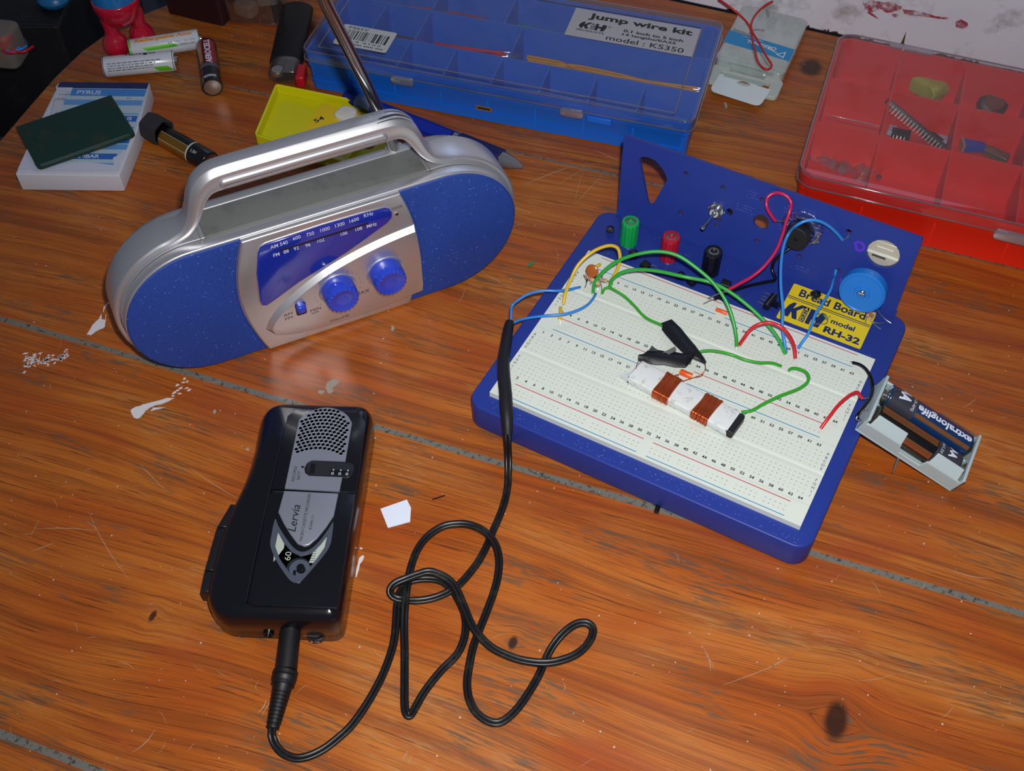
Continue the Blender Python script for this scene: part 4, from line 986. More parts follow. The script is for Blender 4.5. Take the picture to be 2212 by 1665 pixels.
MB().sphere((q.x, -2.3, q.z), 0.95, 0, 12).build('power_lamp', mat('dark_red_lens', '3A0C08', 0.1, spec=0.8), radio)
# dusty top plate
TOPM = mat('dusty_grey', '6E706E', 0.75, metal=0.1, var=0.12, vscale=30, dirt='4E504F', dirt_amt=0.6, dscale=55)
MB().rbox(-59, 62, 6.6, 26.2, 86.4, 88.3, 0.8, 0.5).build('top_panel', TOPM, radio)
MB().rbox(-60, 63, 26.4, 31.5, 85.2, 88.6, 0.8, 0.8).build('back_rim', SILD, radio)
for x in (-61.4, 63.4): MB().box(x, x + .35, 5, 27, 86.8, 87.9).build('joint_line', mat('brass_line', '8A8468', 0.5, metal=0.5), radio)
# handle
HP = [(0, 119.0, 13.2, 8, 19.5), (20, 119, 13.2, 8, 19.5), (38, 119.0, 13.2, 8, 19.5), (47, 118.6, 12.6, 8, 19.5), (53.0, 115.6, 10.5, 8, 19.5), (57.0, 110, 8.6, 8, 19.5), (59.8, 103.5, 7.2, 8, 19.5), (62.8, 97.5, 6.2, 8, 20), (67.5, 92.0, 5.2, 8, 22), (75.0, 88.6, 4.2, 8.5, 26)]
for a in (20, 34, 48, 62, 76, 90, 104, 112): HP.append((68 + 45.2 * math.sin(math.radians(a)), 43.8 + 45.2 * math.cos(math.radians(a)), 3.4 if a < 90 else 2.6, 9.0, 28.5))
full = [(-x, z, t, a, b) for x, z, t, a, b in HP[:0:-1]] + HP
pc = smooth_path([(p[0], p[2 - 1], 0) for p in full], 4)
par = []
for i in range(len(full) - 1):
    for j in range(4): t = j / 4; par.append([full[i][k] + (full[i + 1][k] - full[i][k]) * t for k in (2, 3, 4)])
par.append(list(full[-1][2:]))
L_ = []
for i, p in enumerate(pc):
    d = (pc[min(i + 1, len(pc) - 1)] - pc[max(i - 1, 0)]).normalized(); nx, nz = -d.y, d.x
    th, y0, y1 = par[i]; rr = min(2.4, th * 0.42)
    cf = min(3.3, th * .3); cb = min(1.6, th * .2); L_.append([(p.x + nx * h, y, p.y + nz * h) for y, h in [(y0, th / 2 - cf), (y0 + cf * .04, th / 2 - cf * .93), (y0 + cf * .93, th / 2 - cf * .04), (y0 + cf, th / 2), (y1 - cb, th / 2), (y1 - cb * .3, th / 2 - cb * .3), (y1, th / 2 - cb), (y1, -th / 2 + cb), (y1 - cb * .3, -th / 2 + cb * .3), (y1 - cb, -th / 2), (y0 + cb, -th / 2), (y0 + cb * .3, -th / 2 + cb * .3), (y0, -th / 2 + cb)][::-1]])
MB().loft(L_, 0).build('handle', SILV, radio, angle=35)
hr = MB(); hr.loft([[(x, z, 0) for x, z in rrect(-46, 43, 113.3, 120.6, 3.6, 6)], [(x, z, -1.0) for x, z in rrect(-45.2, 42.2, 114.1, 119.8, 3.0, 6)]][::-1], 0, FRONT @ T(0, 0, -8.0))
MB().prism(rrect(-45.6, 42.6, 114.0, 120.2, 3.1, 6), -8.3, -6.2, 0, FRONT, top=2.0, n=2).build('handle_rib', SILV, radio, angle=50)
sc = MB()
for P in ([(66, 3), (72, 5), (80, 5.8), (84, 4.6), (78, 3.6)], [(60, -2), (70, 0.2), (80, 1.4), (84, 3), (74, 1.4)]): pass
for a, b, w in (((40, 12.0), (53.5, 13.8), 1.7), ((44, 16.0), (54, 16.6), 0.6), ((38, 9.2), (54, 10.2), 0.7)):
    V = []; n_ = 10
    for i in range(n_ + 1):
        t = i / n_; x = a[0] + (b[0] - a[0]) * t; y = a[1] + (b[1] - a[1]) * t; ww = w * math.sin(PI * (0.08 + 0.84 * t)) ** .5 / 2
        z = None
        for j in range(len(pc) - 1):
            if pc[j].x <= x <= pc[j + 1].x and pc[j].y > 105:
                u = (x - pc[j].x) / max(1e-6, pc[j + 1].x - pc[j].x); z = pc[j].y + (pc[j + 1].y - pc[j].y) * u; th = par[j][0]
                d = (pc[j + 1] - pc[j]).normalized(); X_ = x - d.y * th / 2; Z_ = z + d.x * th / 2 + .06; break
        V += [(X_, y - ww, Z_), (X_, y + ww, Z_)]
    sc.add(V, [(2 * i, 2 * i + 2, 2 * i + 3, 2 * i + 1) for i in range(n_)])
sc.build('paint_scratch', mat('bare_dark', '2A2A2C', 0.5), radio)
# telescopic antenna
A0 = on_radio(856, 338, 30); ap = [on_radio(px, py, 30) for px, py in ((841, 293), (813, 228), (783, 165), (702, 5), (676, -52))]
an = MB(); an.tube([A0 - Vector((0, 0, 3)), A0, ap[0]], 3.0, 16, radii=[3.3, 3.3, 3.2]); an.build('antenna_joint', CHROME, radio, angle=40)
MB().tube([ap[0], ap[1], ap[2], ap[3], ap[4]], 3.15, 20).build('antenna', mat('antenna_chrome', '8E8E92', 0.12, metal=1.0), radio, angle=40)
MB().rbox(A0.x - 5, A0.x + 5, 25, 35, 84, 88.2, 2, 1).build('antenna_base', SILD, radio)

# ================================================================== cassette recorder
rec = thing('cassette_recorder', 'black micro cassette recorder with a silver grille lying at the bottom left centre', 'tape recorder', (-24, -195, 0), 25.5)
RM = T(-24, -195, 0) @ RZ(25.5); RMI = RM.inverted()
GLB = mat('gloss_black', '0B0B10', 0.22, spec=0.55, coat=0.25); SATB = mat('satin_black', '15151A', 0.35, spec=0.5)
SLV = mat('satin_silver', '9598A6', 0.38, metal=0.55)
bp = rpoly([(22.8, -10.8), (22.8, 113.4), (-35.8, 113.4), (-34.8, 72), (-41.6, 41), (-42.8, 16), (-42.4, -0.5), (-33.5, -10.8)], [7, 9, 12, 30, 14, 20, 12, 8], 7)
L_ = []
for k, z in ((1.2, 0), (0.3, 1.0), (0.2, 6), (0, 6.3), (0.0, 15), (0.4, 18.5), (1.6, 21.4), (3.6, 23.3), (6.0, 24.0)):
    Q = inset(bp, k); L_.append([(x, y, z - max(0, min(1, (-20.5 - x) / 12)) * (2.6 if z > 14 else 0)) for x, y in Q])
MB().loft(L_, 0).build('body', GLB, rec, angle=40)
# crease along the left of the lid and the raised cassette door
MB().prism([(-20.2, -4), (-17.4, -5.6), (21.0, -5.4), (21.4, 56.6), (-19.0, 56.6), (-20.6, 54)], 23.6, 24.5, 0, None, 0.5).build('cassette_door', GLB, rec, bevel=0.2)
MB().prism([(-20.4, 57.4), (21.4, 57.4), (20.6, 100), (16, 106), (-16, 107), (-20, 102)], 23.6, 24.12, 0, None, 0.3).build('upper_plate', GLB, rec)
MB().tube(smooth_path([(-21.4, -4.2, 23.2), (-21.6, 30, 23.2), (-21.2, 60, 23.2), (-20.6, 108, 22.6)], 6), 0.35, 8).build('crease_line', SATB, rec)
# silver plate: dotted loudspeaker end, then the name plate pointing to the window
spk = [(-13.6, 57.2), (13.0, 56.8), (13.6, 66), (13.8, 99.0), (10.8, 103.6), (6, 106.8), (0, 108.2), (-5.5, 107.0), (-10.4, 103.8), (-13.4, 99.4)]
cnt = [(14.2, 65.6), (14.2, 74.4), (-3.2, 74.4), (-5.2, 72.6), (-5.8, 70), (-5.2, 67.2), (-3.2, 65.6)]
sp_o = [(-13.6, 57.4), (13.3, 57.0), (13.5, 65.4), (-3.0, 65.4), (-5.2, 67.0), (-6.0, 70), (-5.2, 73.0), (-3.0, 74.8), (13.7, 74.8)] + [(p[0], p[1]) for p in smooth_path([(13.8, 98.6, 0), (10.8, 103.2, 0), (6, 106.4, 0), (0, 107.6, 0), (-5.5, 106.4, 0), (-10.4, 103.4, 0), (-13.4, 99.2, 0)], 4)]
sg = MB().plate(sp_o, [], 24.2, 25.0, 0)
hol = 0
for j in range(12):
    rc = 22.0; cyy = 83.5 - 22.0 + j * 2.16 - 1.2
    step = 2.28 / rc
    for i in range(-7, 8):
        a = (i + (0.5 if j % 2 else 0)) * step; x = rc * math.sin(a) * 1.0; y = cyy + rc * math.cos(a)
        if abs(x) > 12.2 or y < 77.3 or (x * x + (y - 93.8) ** 2 > 12.9 ** 2 and y > 93.8): continue
        M_ = T(x, y, 25.0)
        sg.lathe([(1.02, 0.02), (0.92, 0.12), (0.84, 0.04)], 10, 0, M_); sg.lathe([(0.85, 0.05), (0.0001, 0.05)], 10, 1, M_)
sg.text('RECORD/', 1, T(-10.4, 66.4, 25.06) @ RZ(90), 1, width=9.0, height=1.5); sg.text('BATT', 1, T(-8.0, 65.4, 25.06) @ RZ(90), 1, width=5.0, height=1.5)
sg.build('speaker_plate', [SLV, mat('dot_dark', '1A1C22', 0.5)], rec, angle=30)
MB().sphere((-6.9, 70.4, 24.95), 0.75, 0, 10).build('record_lamp', mat('dark_red_lens', '3A0C08', 0.1), rec)
npl = [(13.0, 55.8), (12.6, 43.0), (9.8, 36.4), (6.6, 30.4), (3.4, 26.6), (0.8, 25.8), (-2.2, 26.8), (-6.4, 31.6), (-10.6, 37.4), (-14.4, 43.6), (-13.7, 56.0)][::-1]
npm = MB().prism(npl, 24.3, 25.4, 0, None, 0.5)
npm.text('Lervia', 1, T(-6.2, 40.6, 25.46) @ RZ(90), 1, width=15.0, height=4.0, shear=0.25, bold=0.006)
npm.text('MICRO CASSETTE RECORDER', 1, T(-0.9, 41.6, 25.46) @ RZ(90), 1, width=26.5, height=1.45); npm.text('KH4111', 1, T(2.6, 38.6, 25.46) @ RZ(90), 1, width=7.5, height=1.5)
npm.build('name_plate', [SLV, mat('dot_dark', '', 0.5)], rec)
vis = [(-15.2, 39.8), (-12.9, 36.0), (-8.0, 29.4), (-3.4, 24.4), (0.6, 22.6), (4.4, 24.4), (8.0, 29.0), (11.2, 35.6), (12.9, 39.6), (13.4, 31), (12.8, 25.4), (9.6, 18.8), (5.4, 11.6), (2.6, 7.4), (0.4, 6.4), (-2.4, 7.4), (-6.4, 11.8), (-11.2, 18.2), (-14.8, 25.0), (-15.4, 31.0)]
vis = [(p[0], p[1]) for p in smooth_path([(x, y, 0) for x, y in vis[::-1]], 3, closed=True)]
vh = [(-12.6, 32.8), (-8.8, 27.0), (-4.4, 22.4), (0.4, 20.2), (5.2, 22.2), (8.8, 27.4), (11.2, 32.2), (11.0, 26.0), (8.2, 19.6), (4.4, 12.6), (0.6, 9.6), (-3.4, 11.4), (-9.2, 18.4), (-12.6, 25.2)]
MB().plate(vis, [vh], 24.3, 25.3, 0).build('window_frame', mat('grey_silver', '5C6372', 0.35, metal=0.5), rec, bevel=0.25)
wn_ = MB().plate(inset(vis, .7), [], 24.15, 24.5, 0)
wn_.poly([(-12.6, 33), (-8.6, 27), (-8.4, 24.6), (-12, 17), (-13, 24)], 24.56, 1); wn_.poly([(11.0, 32), (6.0, 24.6), (4.6, 17.4), (7, 17.4), (10.6, 24)], 24.56, 1)
for i in range(6): wn_.rect(5.0, 7.2, 18.4 + i * 1.25, 18.65 + i * 1.25, 24.6, 2)
wn_.text('60', 1, T(-5.8, 20.4, 24.6) @ RZ(90), 1, height=2.9, width=4.6)
wn_.poly(circ(0.2, 14.2, 5.6, 24), 24.6, 3); wn_.poly(circ(0.8, 14.0, 4.8, 24), 24.66, 4)
wn_.build('cassette_window', [mat('tape_olive', '4C4E44', 0.3), mat('cassette_white', 'A8B2A8', 0.35), BLACKP, mat('hub_dark', '20242A', 0.3), mat('hub_grey', '4A5260', 0.3)], rec)
MB().lathe([(2.2, 24.6), (1.8, 27.0), (0.01, 27.2)], 16, 0, T(1.6, 13.6, 0)).box(-1.6, -0.4, 10.4, 12.4, 24.6, 26.0).build('spindle', GLB, rec)
cw = MB().prism(rrect(-5.6, 18.8, 65.2, 74.6, 3.8, 6), 23.0, 24.9, 0, None, 0.3); cw.prism(rrect(-4.4, 17.8, 66.2, 73.6, 3.0, 6), 24.85, 24.95, 1)
cw.rect(-3.2, -0.6, 66.8, 72.6, 25.0, 2); cw.rect(7.0, 17.0, 66.6, 69.6, 25.0, 2)
for i, x in enumerate((8.4, 12.0, 15.6)):
    cw.text('0', 1, T(x, 67.4, 25.05), 3, height=1.5, width=1.3); cw.text('9', 1, T(x + .2, 69.4, 25.05), 3, height=1.1, width=0.8)
cw.build('tape_counter', [SATB, mat('counter_pane', '24262A', 0.08, spec=0.8), BLACKP, TXW], rec)
bl = [(-43.8, 5, 16), (-43.8, 16.6, 38), (-43.2, 38.6, 50)]
ed = [(3.5, -43.0), (14.8, -43.4), (38.6, -42.6), (52.4, -40.2)]
for i in range(3):
    y0, x0 = ed[i]; y1, x1 = ed[i + 1]; y0 += 0.25; y1 -= 0.25
    MB().prism([(x0 - 2.2, y0), (x0 + 3.0, y0), (x1 + 3.0, y1), (x1 - (2.2 if i < 2 else 0.6), y1)], 8.5, 17.2, 0, None, 0.8, 0.6).build('side_button', SATB, rec)
jk = MB().lathe([(2.6, 0), (2.5, 1.0), (1.9, 1.0), (1.8, -1), (0.01, -1)], 24, 0, T(-12.4, -10.6, 6.2) @ RX(90)); jk.build('jack_socket', GLB, rec)
MB().lathe([(5.6, 0), (5.6, 3.2)], 36, 0, T(9.4, -7.0, 2.2)).build('volume_wheel', SATB, rec, bevel=0.2)
vt = MB(); FR2 = T(9.4, -12.65, 3.9) @ RX(90)
vt.text('8 10', 1, FR2, 0, height=1.6, width=4.0); vt.rect(5, 12, -0.1, 0.1, 0, 0, T(-1.0, -11.0, 6.6) @ RX(90)); vt.text('VOLUME', 1, T(8.6, -11.0, 7.8) @ RX(90), 1, height=1.2, width=7)
for i in range(3): vt.rect(-30.5 + i * .4, -25 - i, 7.8 + i * 1.2, 8.0 + i * 1.2, 10.9, 1, FRONT)
vt.build('end_marks', [TXW, mat('dim_print', '6A4A3A', 0.6)], rec)

# ------------------------------------------------------------------ plug and cord
cord = thing('audio_cord', 'black twin audio cord looping over the table from the recorder plug to the breadboard', 'cable', (-20, -208, 0))
CI = T(20, 208, 0)
RUB = mat('cord_rubber', '101013', 0.38, spec=0.45, bump=0.1, bscale=300, dirt='3A382E', dirt_amt=0.5, dscale=120)
p0 = at(629, 1350, 9.5); p1 = at(618, 1448, 8.0); p2 = at(611, 1480, 7.2); p3 = at(604, 1500, 6.6); p4 = at(589, 1573, 4.8)
def along(a, b, prof, mb, n=20):
    d = (b - a); L0 = d.length; K = CI @ Matrix.Translation(a) @ d.normalized().to_track_quat('Z', 'X').to_matrix().to_4x4()
    mb.lathe([(r, z * L0) for r, z in prof], n, 0, K)
pl = MB(); along(p0, p1, [(4.6, -0.15), (4.8, 0.1), (5.0, 0.9), (5.0, 1.0)], pl); along(p1, p2, [(5.0, 0), (5.7, 0.05), (5.8, 0.3), (5.4, 0.36), (5.7, 0.42), (5.6, 0.7), (5.2, 0.78), (5.3, 1.0)], pl)
pl.build('plug', mat('plug_black', '0C0C10', 0.5), cord, angle=35)
rib = MB(); pr2 = [(4.6, 0.0)]
for i in range(9): t = i / 9; r = 4.3 - 1.2 * t; pr2 += [(r, 0.12 + t * .8), (r, 0.12 + t * .8 + .055), (r - .45, 0.12 + t * .8 + .065), (r - .45, 0.12 + t * .8 + .08)]
pr2 += [(3.0, 0.95), (2.9, 1.0)]
along(p2, p4, pr2, rib); rib.build('strain_relief', mat('plug_black', '', 0.5), cord, angle=30)
SEC = [(-1.95, 0), (-1.75, 0.78), (-1.0, 1.1), (-0.35, 0.8), (0, 0.52), (0.35, 0.8), (1.0, 1.1), (1.75, 0.78), (1.95, 0), (1.75, -0.78), (1.0, -1.1), (0.35, -0.8), (0, -0.52), (-0.35, -0.8), (-1.0, -1.1), (-1.75, -0.78)]
lo, md, hi = 1.3, 3.7, 6.2
track = [(588, 1570, 4.8), (588, 1590, 2.6), (596, 1610, 1.5), (612, 1627, lo), (637, 1637, lo), (664, 1634, lo), (697, 1619, lo), (728, 1596, lo), (758, 1568, lo), (786, 1530, lo), (809, 1492, lo), (829, 1452, lo), (846, 1405, lo), (853, 1371, lo), (856, 1335, lo), (858, 1305, lo), (866, 1275, 1.3), (885, 1256, 1.3), (915, 1250, 1.3), (950, 1254, 1.3), (975, 1272, 1.3), (990, 1295, 1.3), (1003, 1325, 1.3), (1006, 1356, 1.3), (1000, 1387, 1.3), (985, 1416, lo), (956, 1445, lo), (934, 1471, lo), (913, 1500, lo), (896, 1530, lo), (886, 1545, 1.6), (878, 1541, 1.8), (874, 1520, 1.6), (874, 1460, lo), (874, 1405, lo), (873, 1351, 2.2), (875, 1307, 3.8), (880, 1263, 3.8), (888, 1224, 3.4), (902, 1187, 3.6), (924, 1158, 3.8), (956, 1137, 4.0), (989, 1131, 4.2), (1018, 1134, 4.4), (1047, 1148, 4.6), (1069, 1173, 4.4), (1078, 1205, 3.8), (1076, 1242, 3.0), (1067, 1278, 2.2), (1051, 1322, 1.6), (1035, 1362, 1.3), (1022, 1398, 1.3), (1013, 1442, lo), (1009, 1478, lo), (1015, 1514, lo), (1033, 1543, lo), (1062, 1560, lo), (1087, 1557, lo), (1116, 1532, lo), (1142, 1496, lo), (1163, 1460, lo), (1176, 1430, lo), (1192, 1398, 2.6), (1216, 1368, 4.5), (1243, 1348, 5.2), (1267, 1345, 5.0), (1281, 1358, 4.6), (1275, 1382, 4.2), (1252, 1408, 4.0), (1218, 1424, 3.9), (1178, 1431, 3.8), (1134, 1427, 3.6), (1098, 1416, 3.5), (1062, 1398, 3.6), (1036, 1373, 3.8), (1018, 1347, 3.9), (1003, 1311, 3.9), (989, 1278, 4.6), (974, 1256, 5.2), (953, 1242, 5.8), (927, 1234, 6.2), (902, 1240, 6.4), (875, 1250, 6.4), (853, 1260, 5.8), (843, 1274, 4.2), (849, 1288, 2.4), (869, 1295, 1.3), (902, 1297, 1.3), (934, 1292, 1.3), (963, 1281, 1.3), (989, 1265, 1.4), (1011, 1242, lo), (1033, 1213, lo), (1051, 1180, lo), (1063, 1151, lo), (1076, 1122, lo), (1088, 1090, 1.6), (1096, 1055, 2.6), (1098, 1020, 4.5), (1098, 985, 9), (1097, 955, 15.5), (1096, 925, 20.6)]
cp3 = [CI @ at(*t) for t in track]
MB().tube(smooth_path(cp3, 5), 1.0, sec=SEC, up=(0, 0, 1)).build('cord', RUB, cord, angle=60)
SLEEVE = mat('shrink_sleeve', '17171E', 0.55, spec=0.4, bump=0.2, bscale=120)
slv = [(1101, 697, 18), (1098, 712, 19), (1093, 745, 21.2), (1088, 780, 22.6), (1089, 815, 24.6), (1092, 850, 25.4), (1094, 880, 24.6), (1096, 910, 22.4), (1097, 938, 18.6)]
sp3 = smooth_path([CI @ at(*t) for t in slv], 4); rr_ = [2.6 + (0.6 if i in (12, 13, 14) else 0) + random.uniform(-.08, .08) for i in range(len(sp3))]
for i in range(len(rr_)):
    t = i / (len(rr_) - 1); rr_[i] = (2.5 + 0.9 * math.sin(min(1, t / .6) * PI / 2) - (0.9 * max(0, (t - .8) / .2))) + random.uniform(-.06, .06)
MB().tube(sp3, 2.6, 14, radii=rr_).build('sleeve', SLEEVE, cord, angle=50)

# ================================================================== blue wire box
BF = T(-250.5, 137.5, 0) @ RZ(12); BFI = BF.inverted()
bx = thing('wire_kit_box', 'long bright blue compartment box with a hazy clear lid and a white title sticker', 'storage box', (-250.5, 137.5, 0), 12)
BBL = mat('bright_blue_plastic', '1366D4', 0.35, spec=0.45, var=0.05)
BH = 29.5; BW, BD = 267.0, 112.0
def tray(parent, W, D, H, mt, xs_rows, ys, r=5, wall=1.8, dh=2.0, name='tray'):
    """open box: outer skin, inner floor and thin partition walls"""
    mb = MB(); i0 = 3.0
    loops = [[(x, y, 0.0) for x, y in rrect(i0 + 1.2, W - i0 - 1.2, i0 + 1.2, D - i0 - 1.2, r, 5)], [(x, y, 0.8) for x, y in rrect(i0, W - i0, i0, D - i0, r, 5)],
             [(x, y, H * .62) for x, y in rrect(i0 - .4, W - i0 + .4, i0 - .4, D - i0 + .4, r, 5)], [(x, y, H * .66) for x, y in rrect(1.8, W - 1.8, 1.8, D - 1.8, r, 5)],
             [(x, y, H) for x, y in rrect(1.6, W - 1.6, 1.6, D - 1.6, r, 5)], [(x, y, H) for x, y in rrect(1.6 + wall, W - 1.6 - wall, 1.6 + wall, D - 1.6 - wall, r - 1, 5)],
             [(x, y, 2.0) for x, y in rrect(2.4 + wall, W - 2.4 - wall, 2.4 + wall, D - 2.4 - wall, r - 1, 5)]]
    mb.loft(loops, 0, None, True, True)
    for y in ys[1:-1]: mb.box(3, W - 3, y - .6, y + .6, 1.9, H - dh)
    for k, xs in enumerate(xs_rows):
        for x in xs: mb.box(x - .6, x + .6, ys[k] + (0 if k else 2.5), ys[k + 1] - (0 if k < len(ys) - 2 else 2.5), 1.9, H - dh - .02)
    return mb.build(name, mt, parent, angle=35)
tray(bx, BW, BD, BH, BBL, [[32.6 * i for i in range(1, 8)], [35, 67, 134], [67, 120]], [0, 37.6, 74.5, 112])
for i, (a, b) in enumerate(((4, 263),)): MB().box(a, b, 2.4, 3.2, 8.2, 8.6).build('side_rib', BBL, bx)
LIDB = clear_mat('blue_box_lid', 'EDEDF2', 0.06, '9092A0', 0.08, 0.04)
RIM = clear_mat('lid_rim', 'DCD8DE', 0.25, '9A929C', 0.05, 0.12)
def lid(parent, W, D, z0, z1, mt, rim, r=6, ridge=None):
    mb = MB(); t = 1.2
    mb.loft([[(x, y, z0) for x, y in rrect(0.4, W - .4, 0.4, D - .4, r, 6)], [(x, y, z1 - 1.2) for x, y in rrect(0, W, 0, D, r, 6)], [(x, y, z1 - .35) for x, y in rrect(.5, W - .5, .5, D - .5, r, 6)], [(x, y, z1) for x, y in rrect(1.6, W - 1.6, 1.6, D - 1.6, r, 6)]], 0, None, False, True)
    o = mb.build('lid', mt, parent, angle=50)
    rm = MB()
    for R_, z, rad in ((rrect(0.9, W - .9, .9, D - .9, r, 6), z1 - .7, 0.55), (rrect(0.2, W - .2, .2, D - .2, r, 6), z0, 0.5)):
        P = [(x, y, z) for x, y in R_]; P.append(P[0]); rm.tube(P, rad, 6)
    rm.build('lid_rim', rim, parent, angle=60)
    if ridge:
        for (a, b) in ridge:
            P = [(*a, z1 + .1), (*b, z1 + .1)]; rm2 = MB().tube(P, 0.42, 6); rm2.build('lid_ridge', rim, parent, angle=60)
    return o
lid(bx, BW, BD, 25.0, 33.0, LIDB, RIM, 6, [((11, 6), (253, 6)), ((253, 6), (253, 101)), ((11, 6), (11, 101)), ((11, 101), (253, 101))])
for x in (72, 188):
    lt = MB(); lt.prism(rrect(x - 8, x + 8, 20.4, 26.4, 2.6, 4), -.6, 2.0, 0, FRONT, 0.8)
    lt.build('latch', clear_mat('clear_latch', 'E6E8EE', 0.22, 'B8BCC8', 0.03, 0.3), bx)
MB().rbox(198, 214, -.2, 2.2, 18.6, 22.8, .4, .4).build('catch', BBL, bx)
MB().prism([(122, 9.2), (133, 9.2), (133, 12.6), (122, 12.6)], -3.3 + .4, -2.9 + .5, 0, FRONT).rect(123.2, 131.8, 10.2, 11.7, -2.35, 1, FRONT).build('side_tag', [mat('amber_tag', '8A5A1E', 0.5), INK], bx)
# title sticker on the lid
STK = mat('sticker_white', 'A9A9B4', 0.5); GRN = mat('green_black', '10241A', 0.5)
ls = MB().prism(rrect(165, 252.5, 66.5, 98.6, .4), 33.02, 33.14, 0)
TL = T(0, 0, 33.2)
ls.text('Jump wire kit', 1, TL @ T(212, 91.4, 0), 1, bold=0.035, width=72, height=8.2)
ls.text('0.1 inch to 5 inch', 1, TL @ T(223, 82.0, 0), 1, bold=0.03, width=41, height=3.2)
ls.text('14 lengths/EA25', 1, TL @ T(221, 77.4, 0), 1, bold=0.03, width=37, height=3.2)
ls.text('model : KS350', 1, TL @ T(219.5, 71.2, 0), 1, bold=0.008, width=53, height=5.2)
KX = TL @ T(170.0, 74.6, 0) @ Matrix.Diagonal((.68, .62, 1, 1))
ls.poly([(4.0, 12.6), (6.2, 15.6), (8.4, 15.6), (7.6, 10.8), (12.0, 15.6), (15.6, 15.6), (10.6, 10.2), (13.2, 3.6), (9.8, 3.6), (7.4, 8.4), (6.9, 3.6), (4.6, 3.6), (2.6, 8.0)], 0, 1, KX)
for i, ch in enumerate('AND'): ls.text(ch, 1, KX @ T(16.6, 13.6 - i * 4.1, 0), 1, bold=0.04, height=3.4, width=3.4)
ls.poly([(19.0, 3.6), (19.0, 15.6), (22.2, 15.6), (22.2, 11.2), (25.4, 11.2), (26.4, 15.6), (29.8, 15.6), (30.6, 12.0), (28.6, 3.6), (25.0, 3.6), (25.4, 8.0), (22.2, 8.0), (22.2, 3.6)], 0, 1, KX)
ls.text('®', 1, TL @ T(192.6, 83, 0), 1, height=2.2); ls.text('PRODUCTS', 1, TL @ T(181.0, 74.6, 0), 1, width=19, height=1.9, bold=0.02)
ls.build('title_sticker', [STK, GRN], bx)
bc = MB().prism(rrect(18.5, 56.5, 12.5, 35.5, 1.5), 33.02, 33.12, 0)
bc.text('FS65V', 1, TL @ T(30, 32.8, 0), 1, width=14, height=2.6)
x = 22.0
while x < 53:
    w_ = random.choice((.25, .25, .5, .5, .9, 1.4)); bc.rect(x, x + w_, 20.2, 30.2, 33.18, 1 if random.random() < .75 else 2); x += w_ + random.choice((.35, .5, .8, 1.2))
bc.text('6  4 4152', 1, TL @ T(38, 18.2, 0), 1, width=26, height=1.6)
for i in range(22):
    if i % 6 != 5: bc.rect(23 + i * 1.4, 24 + i * 1.4, 14.6, 15.6, 33.18, 1)
bc.build('barcode_sticker', [mat('sticker_grey', 'B6BBBE', 0.5), INK, mat('faint_bar', '7E8884', 0.5)], bx)
def bundle(label, pts, n, spread, r, col, z, group='wires lying in the blue box', tips=True):
    for i in range(n):
        P = []
        ph = random.uniform(0, 6)
        for j, (x, y) in enumerate(pts): P.append(BF @ Vector((x + random.uniform(-2, 2), y + spread * math.sin(ph + j * 1.3) * .5 + random.uniform(-.3, .3), z + r + (i % 3) * r * 1.8)))
        o_ = P[0].copy(); Q = smooth_path([p - o_ for p in P], 5)
        o = solo(MB().tube(Q, r, 7), 'jumper_wire', col, label, 'wire', loc=tuple(o_), group=group, angle=60)
        if tips: MB().tube([Q[-1], Q[-1] + (Q[-1] - Q[-2]).normalized() * 4], .3, 5).build('bare_tip', TIN, o)
WR = mat('box_red_wire', 'C0183A', 0.4); WO = mat('box_amber_wire', 'C8881E', 0.4); WG = mat('box_green_wire', '2E9A2A', 0.4)
bundle('red wire in the loose bundle in the second row of the blue box', [(70, 70), (84, 69), (103, 69), (121, 71)], 6, 3, .75, WR, 2.2, 'short red wires in the second row of the blue box')
bundle('dark red wire in the long bundle at the back of the blue box', [(14, 104), (42, 105), (81, 106), (100, 106)], 5, 3, .75, mat('box_dull_red', 'A83038', 0.4), 2.2, 'long dull red wires at the back of the blue box')
bundle('amber wire in the long bundle at the right of the blue box', [(138, 70), (160, 71.5), (173, 71), (198, 69), (225, 68), (258, 69)], 7, 4, .85, WO, 2.2, 'long amber wires at the right of the blue box')
bundle('green wire in the back row of the blue box left of the title sticker', [(122, 107), (136, 104), (148, 103), (162, 103)], 3, 4, .75, WG, 2.2, 'green wires behind the title sticker')
bundle('short brown wire beside the barcode sticker in the blue box', [(40, 70), (52, 71), (62, 70)], 3, 4, .4, mat('box_brown', '5A3020', 0.5), 2.2, 'thin brown wires near the barcode', False)

# ================================================================== red box
RF = T(83.0, 176.0, 0) @ RZ(8.6); RW_, RD_ = 212.0, 152.0
rb = thing('parts_box', 'bright red compartment box with a clear lid against the white board at the right', 'storage box', (83, 176, 0), 8.6)
REDP = mat('bright_red_plastic', 'E02410', 0.35, spec=0.45, var=0.05)
tray(rb, RW_, RD_, 33.0, REDP, [[43, 86, 129, 172]] * 3, [0, 58, 105, 152], r=9, dh=2.0)
LIDR = clear_mat('red_box_lid', 'F2EAEE', 0.06, '9A8E98', 0.08, 0.04)
lid(rb, RW_, RD_, 27.0, 36.0, LIDR, RIM, 11, [((8, 60), (40, 60))])
MB().prism(rrect(118, 142, 22.6, 29.4, 2.6, 4), -.6, 2.4, 0, FRONT, 0.9).build('latch', clear_mat('clear_latch', '', 0.1), rb)
MB().prism(rrect(34, 62, 146, 150.8, 1.5, 3), 34.4, 35.8).build('hinge_tab', clear_mat('clear_latch', '', 0.1), rb)
def in_red(px, py, z): return at(px, py, z)
nb = thing('foam_block', 'yellow-green lumpy taped battery pack in the back row of the red box', 'battery pack', tuple(at(1994, 196, 3)), -22)
NG = mat('neon_wrap', 'A8B43A', 0.5, var=0.2, vscale=120)
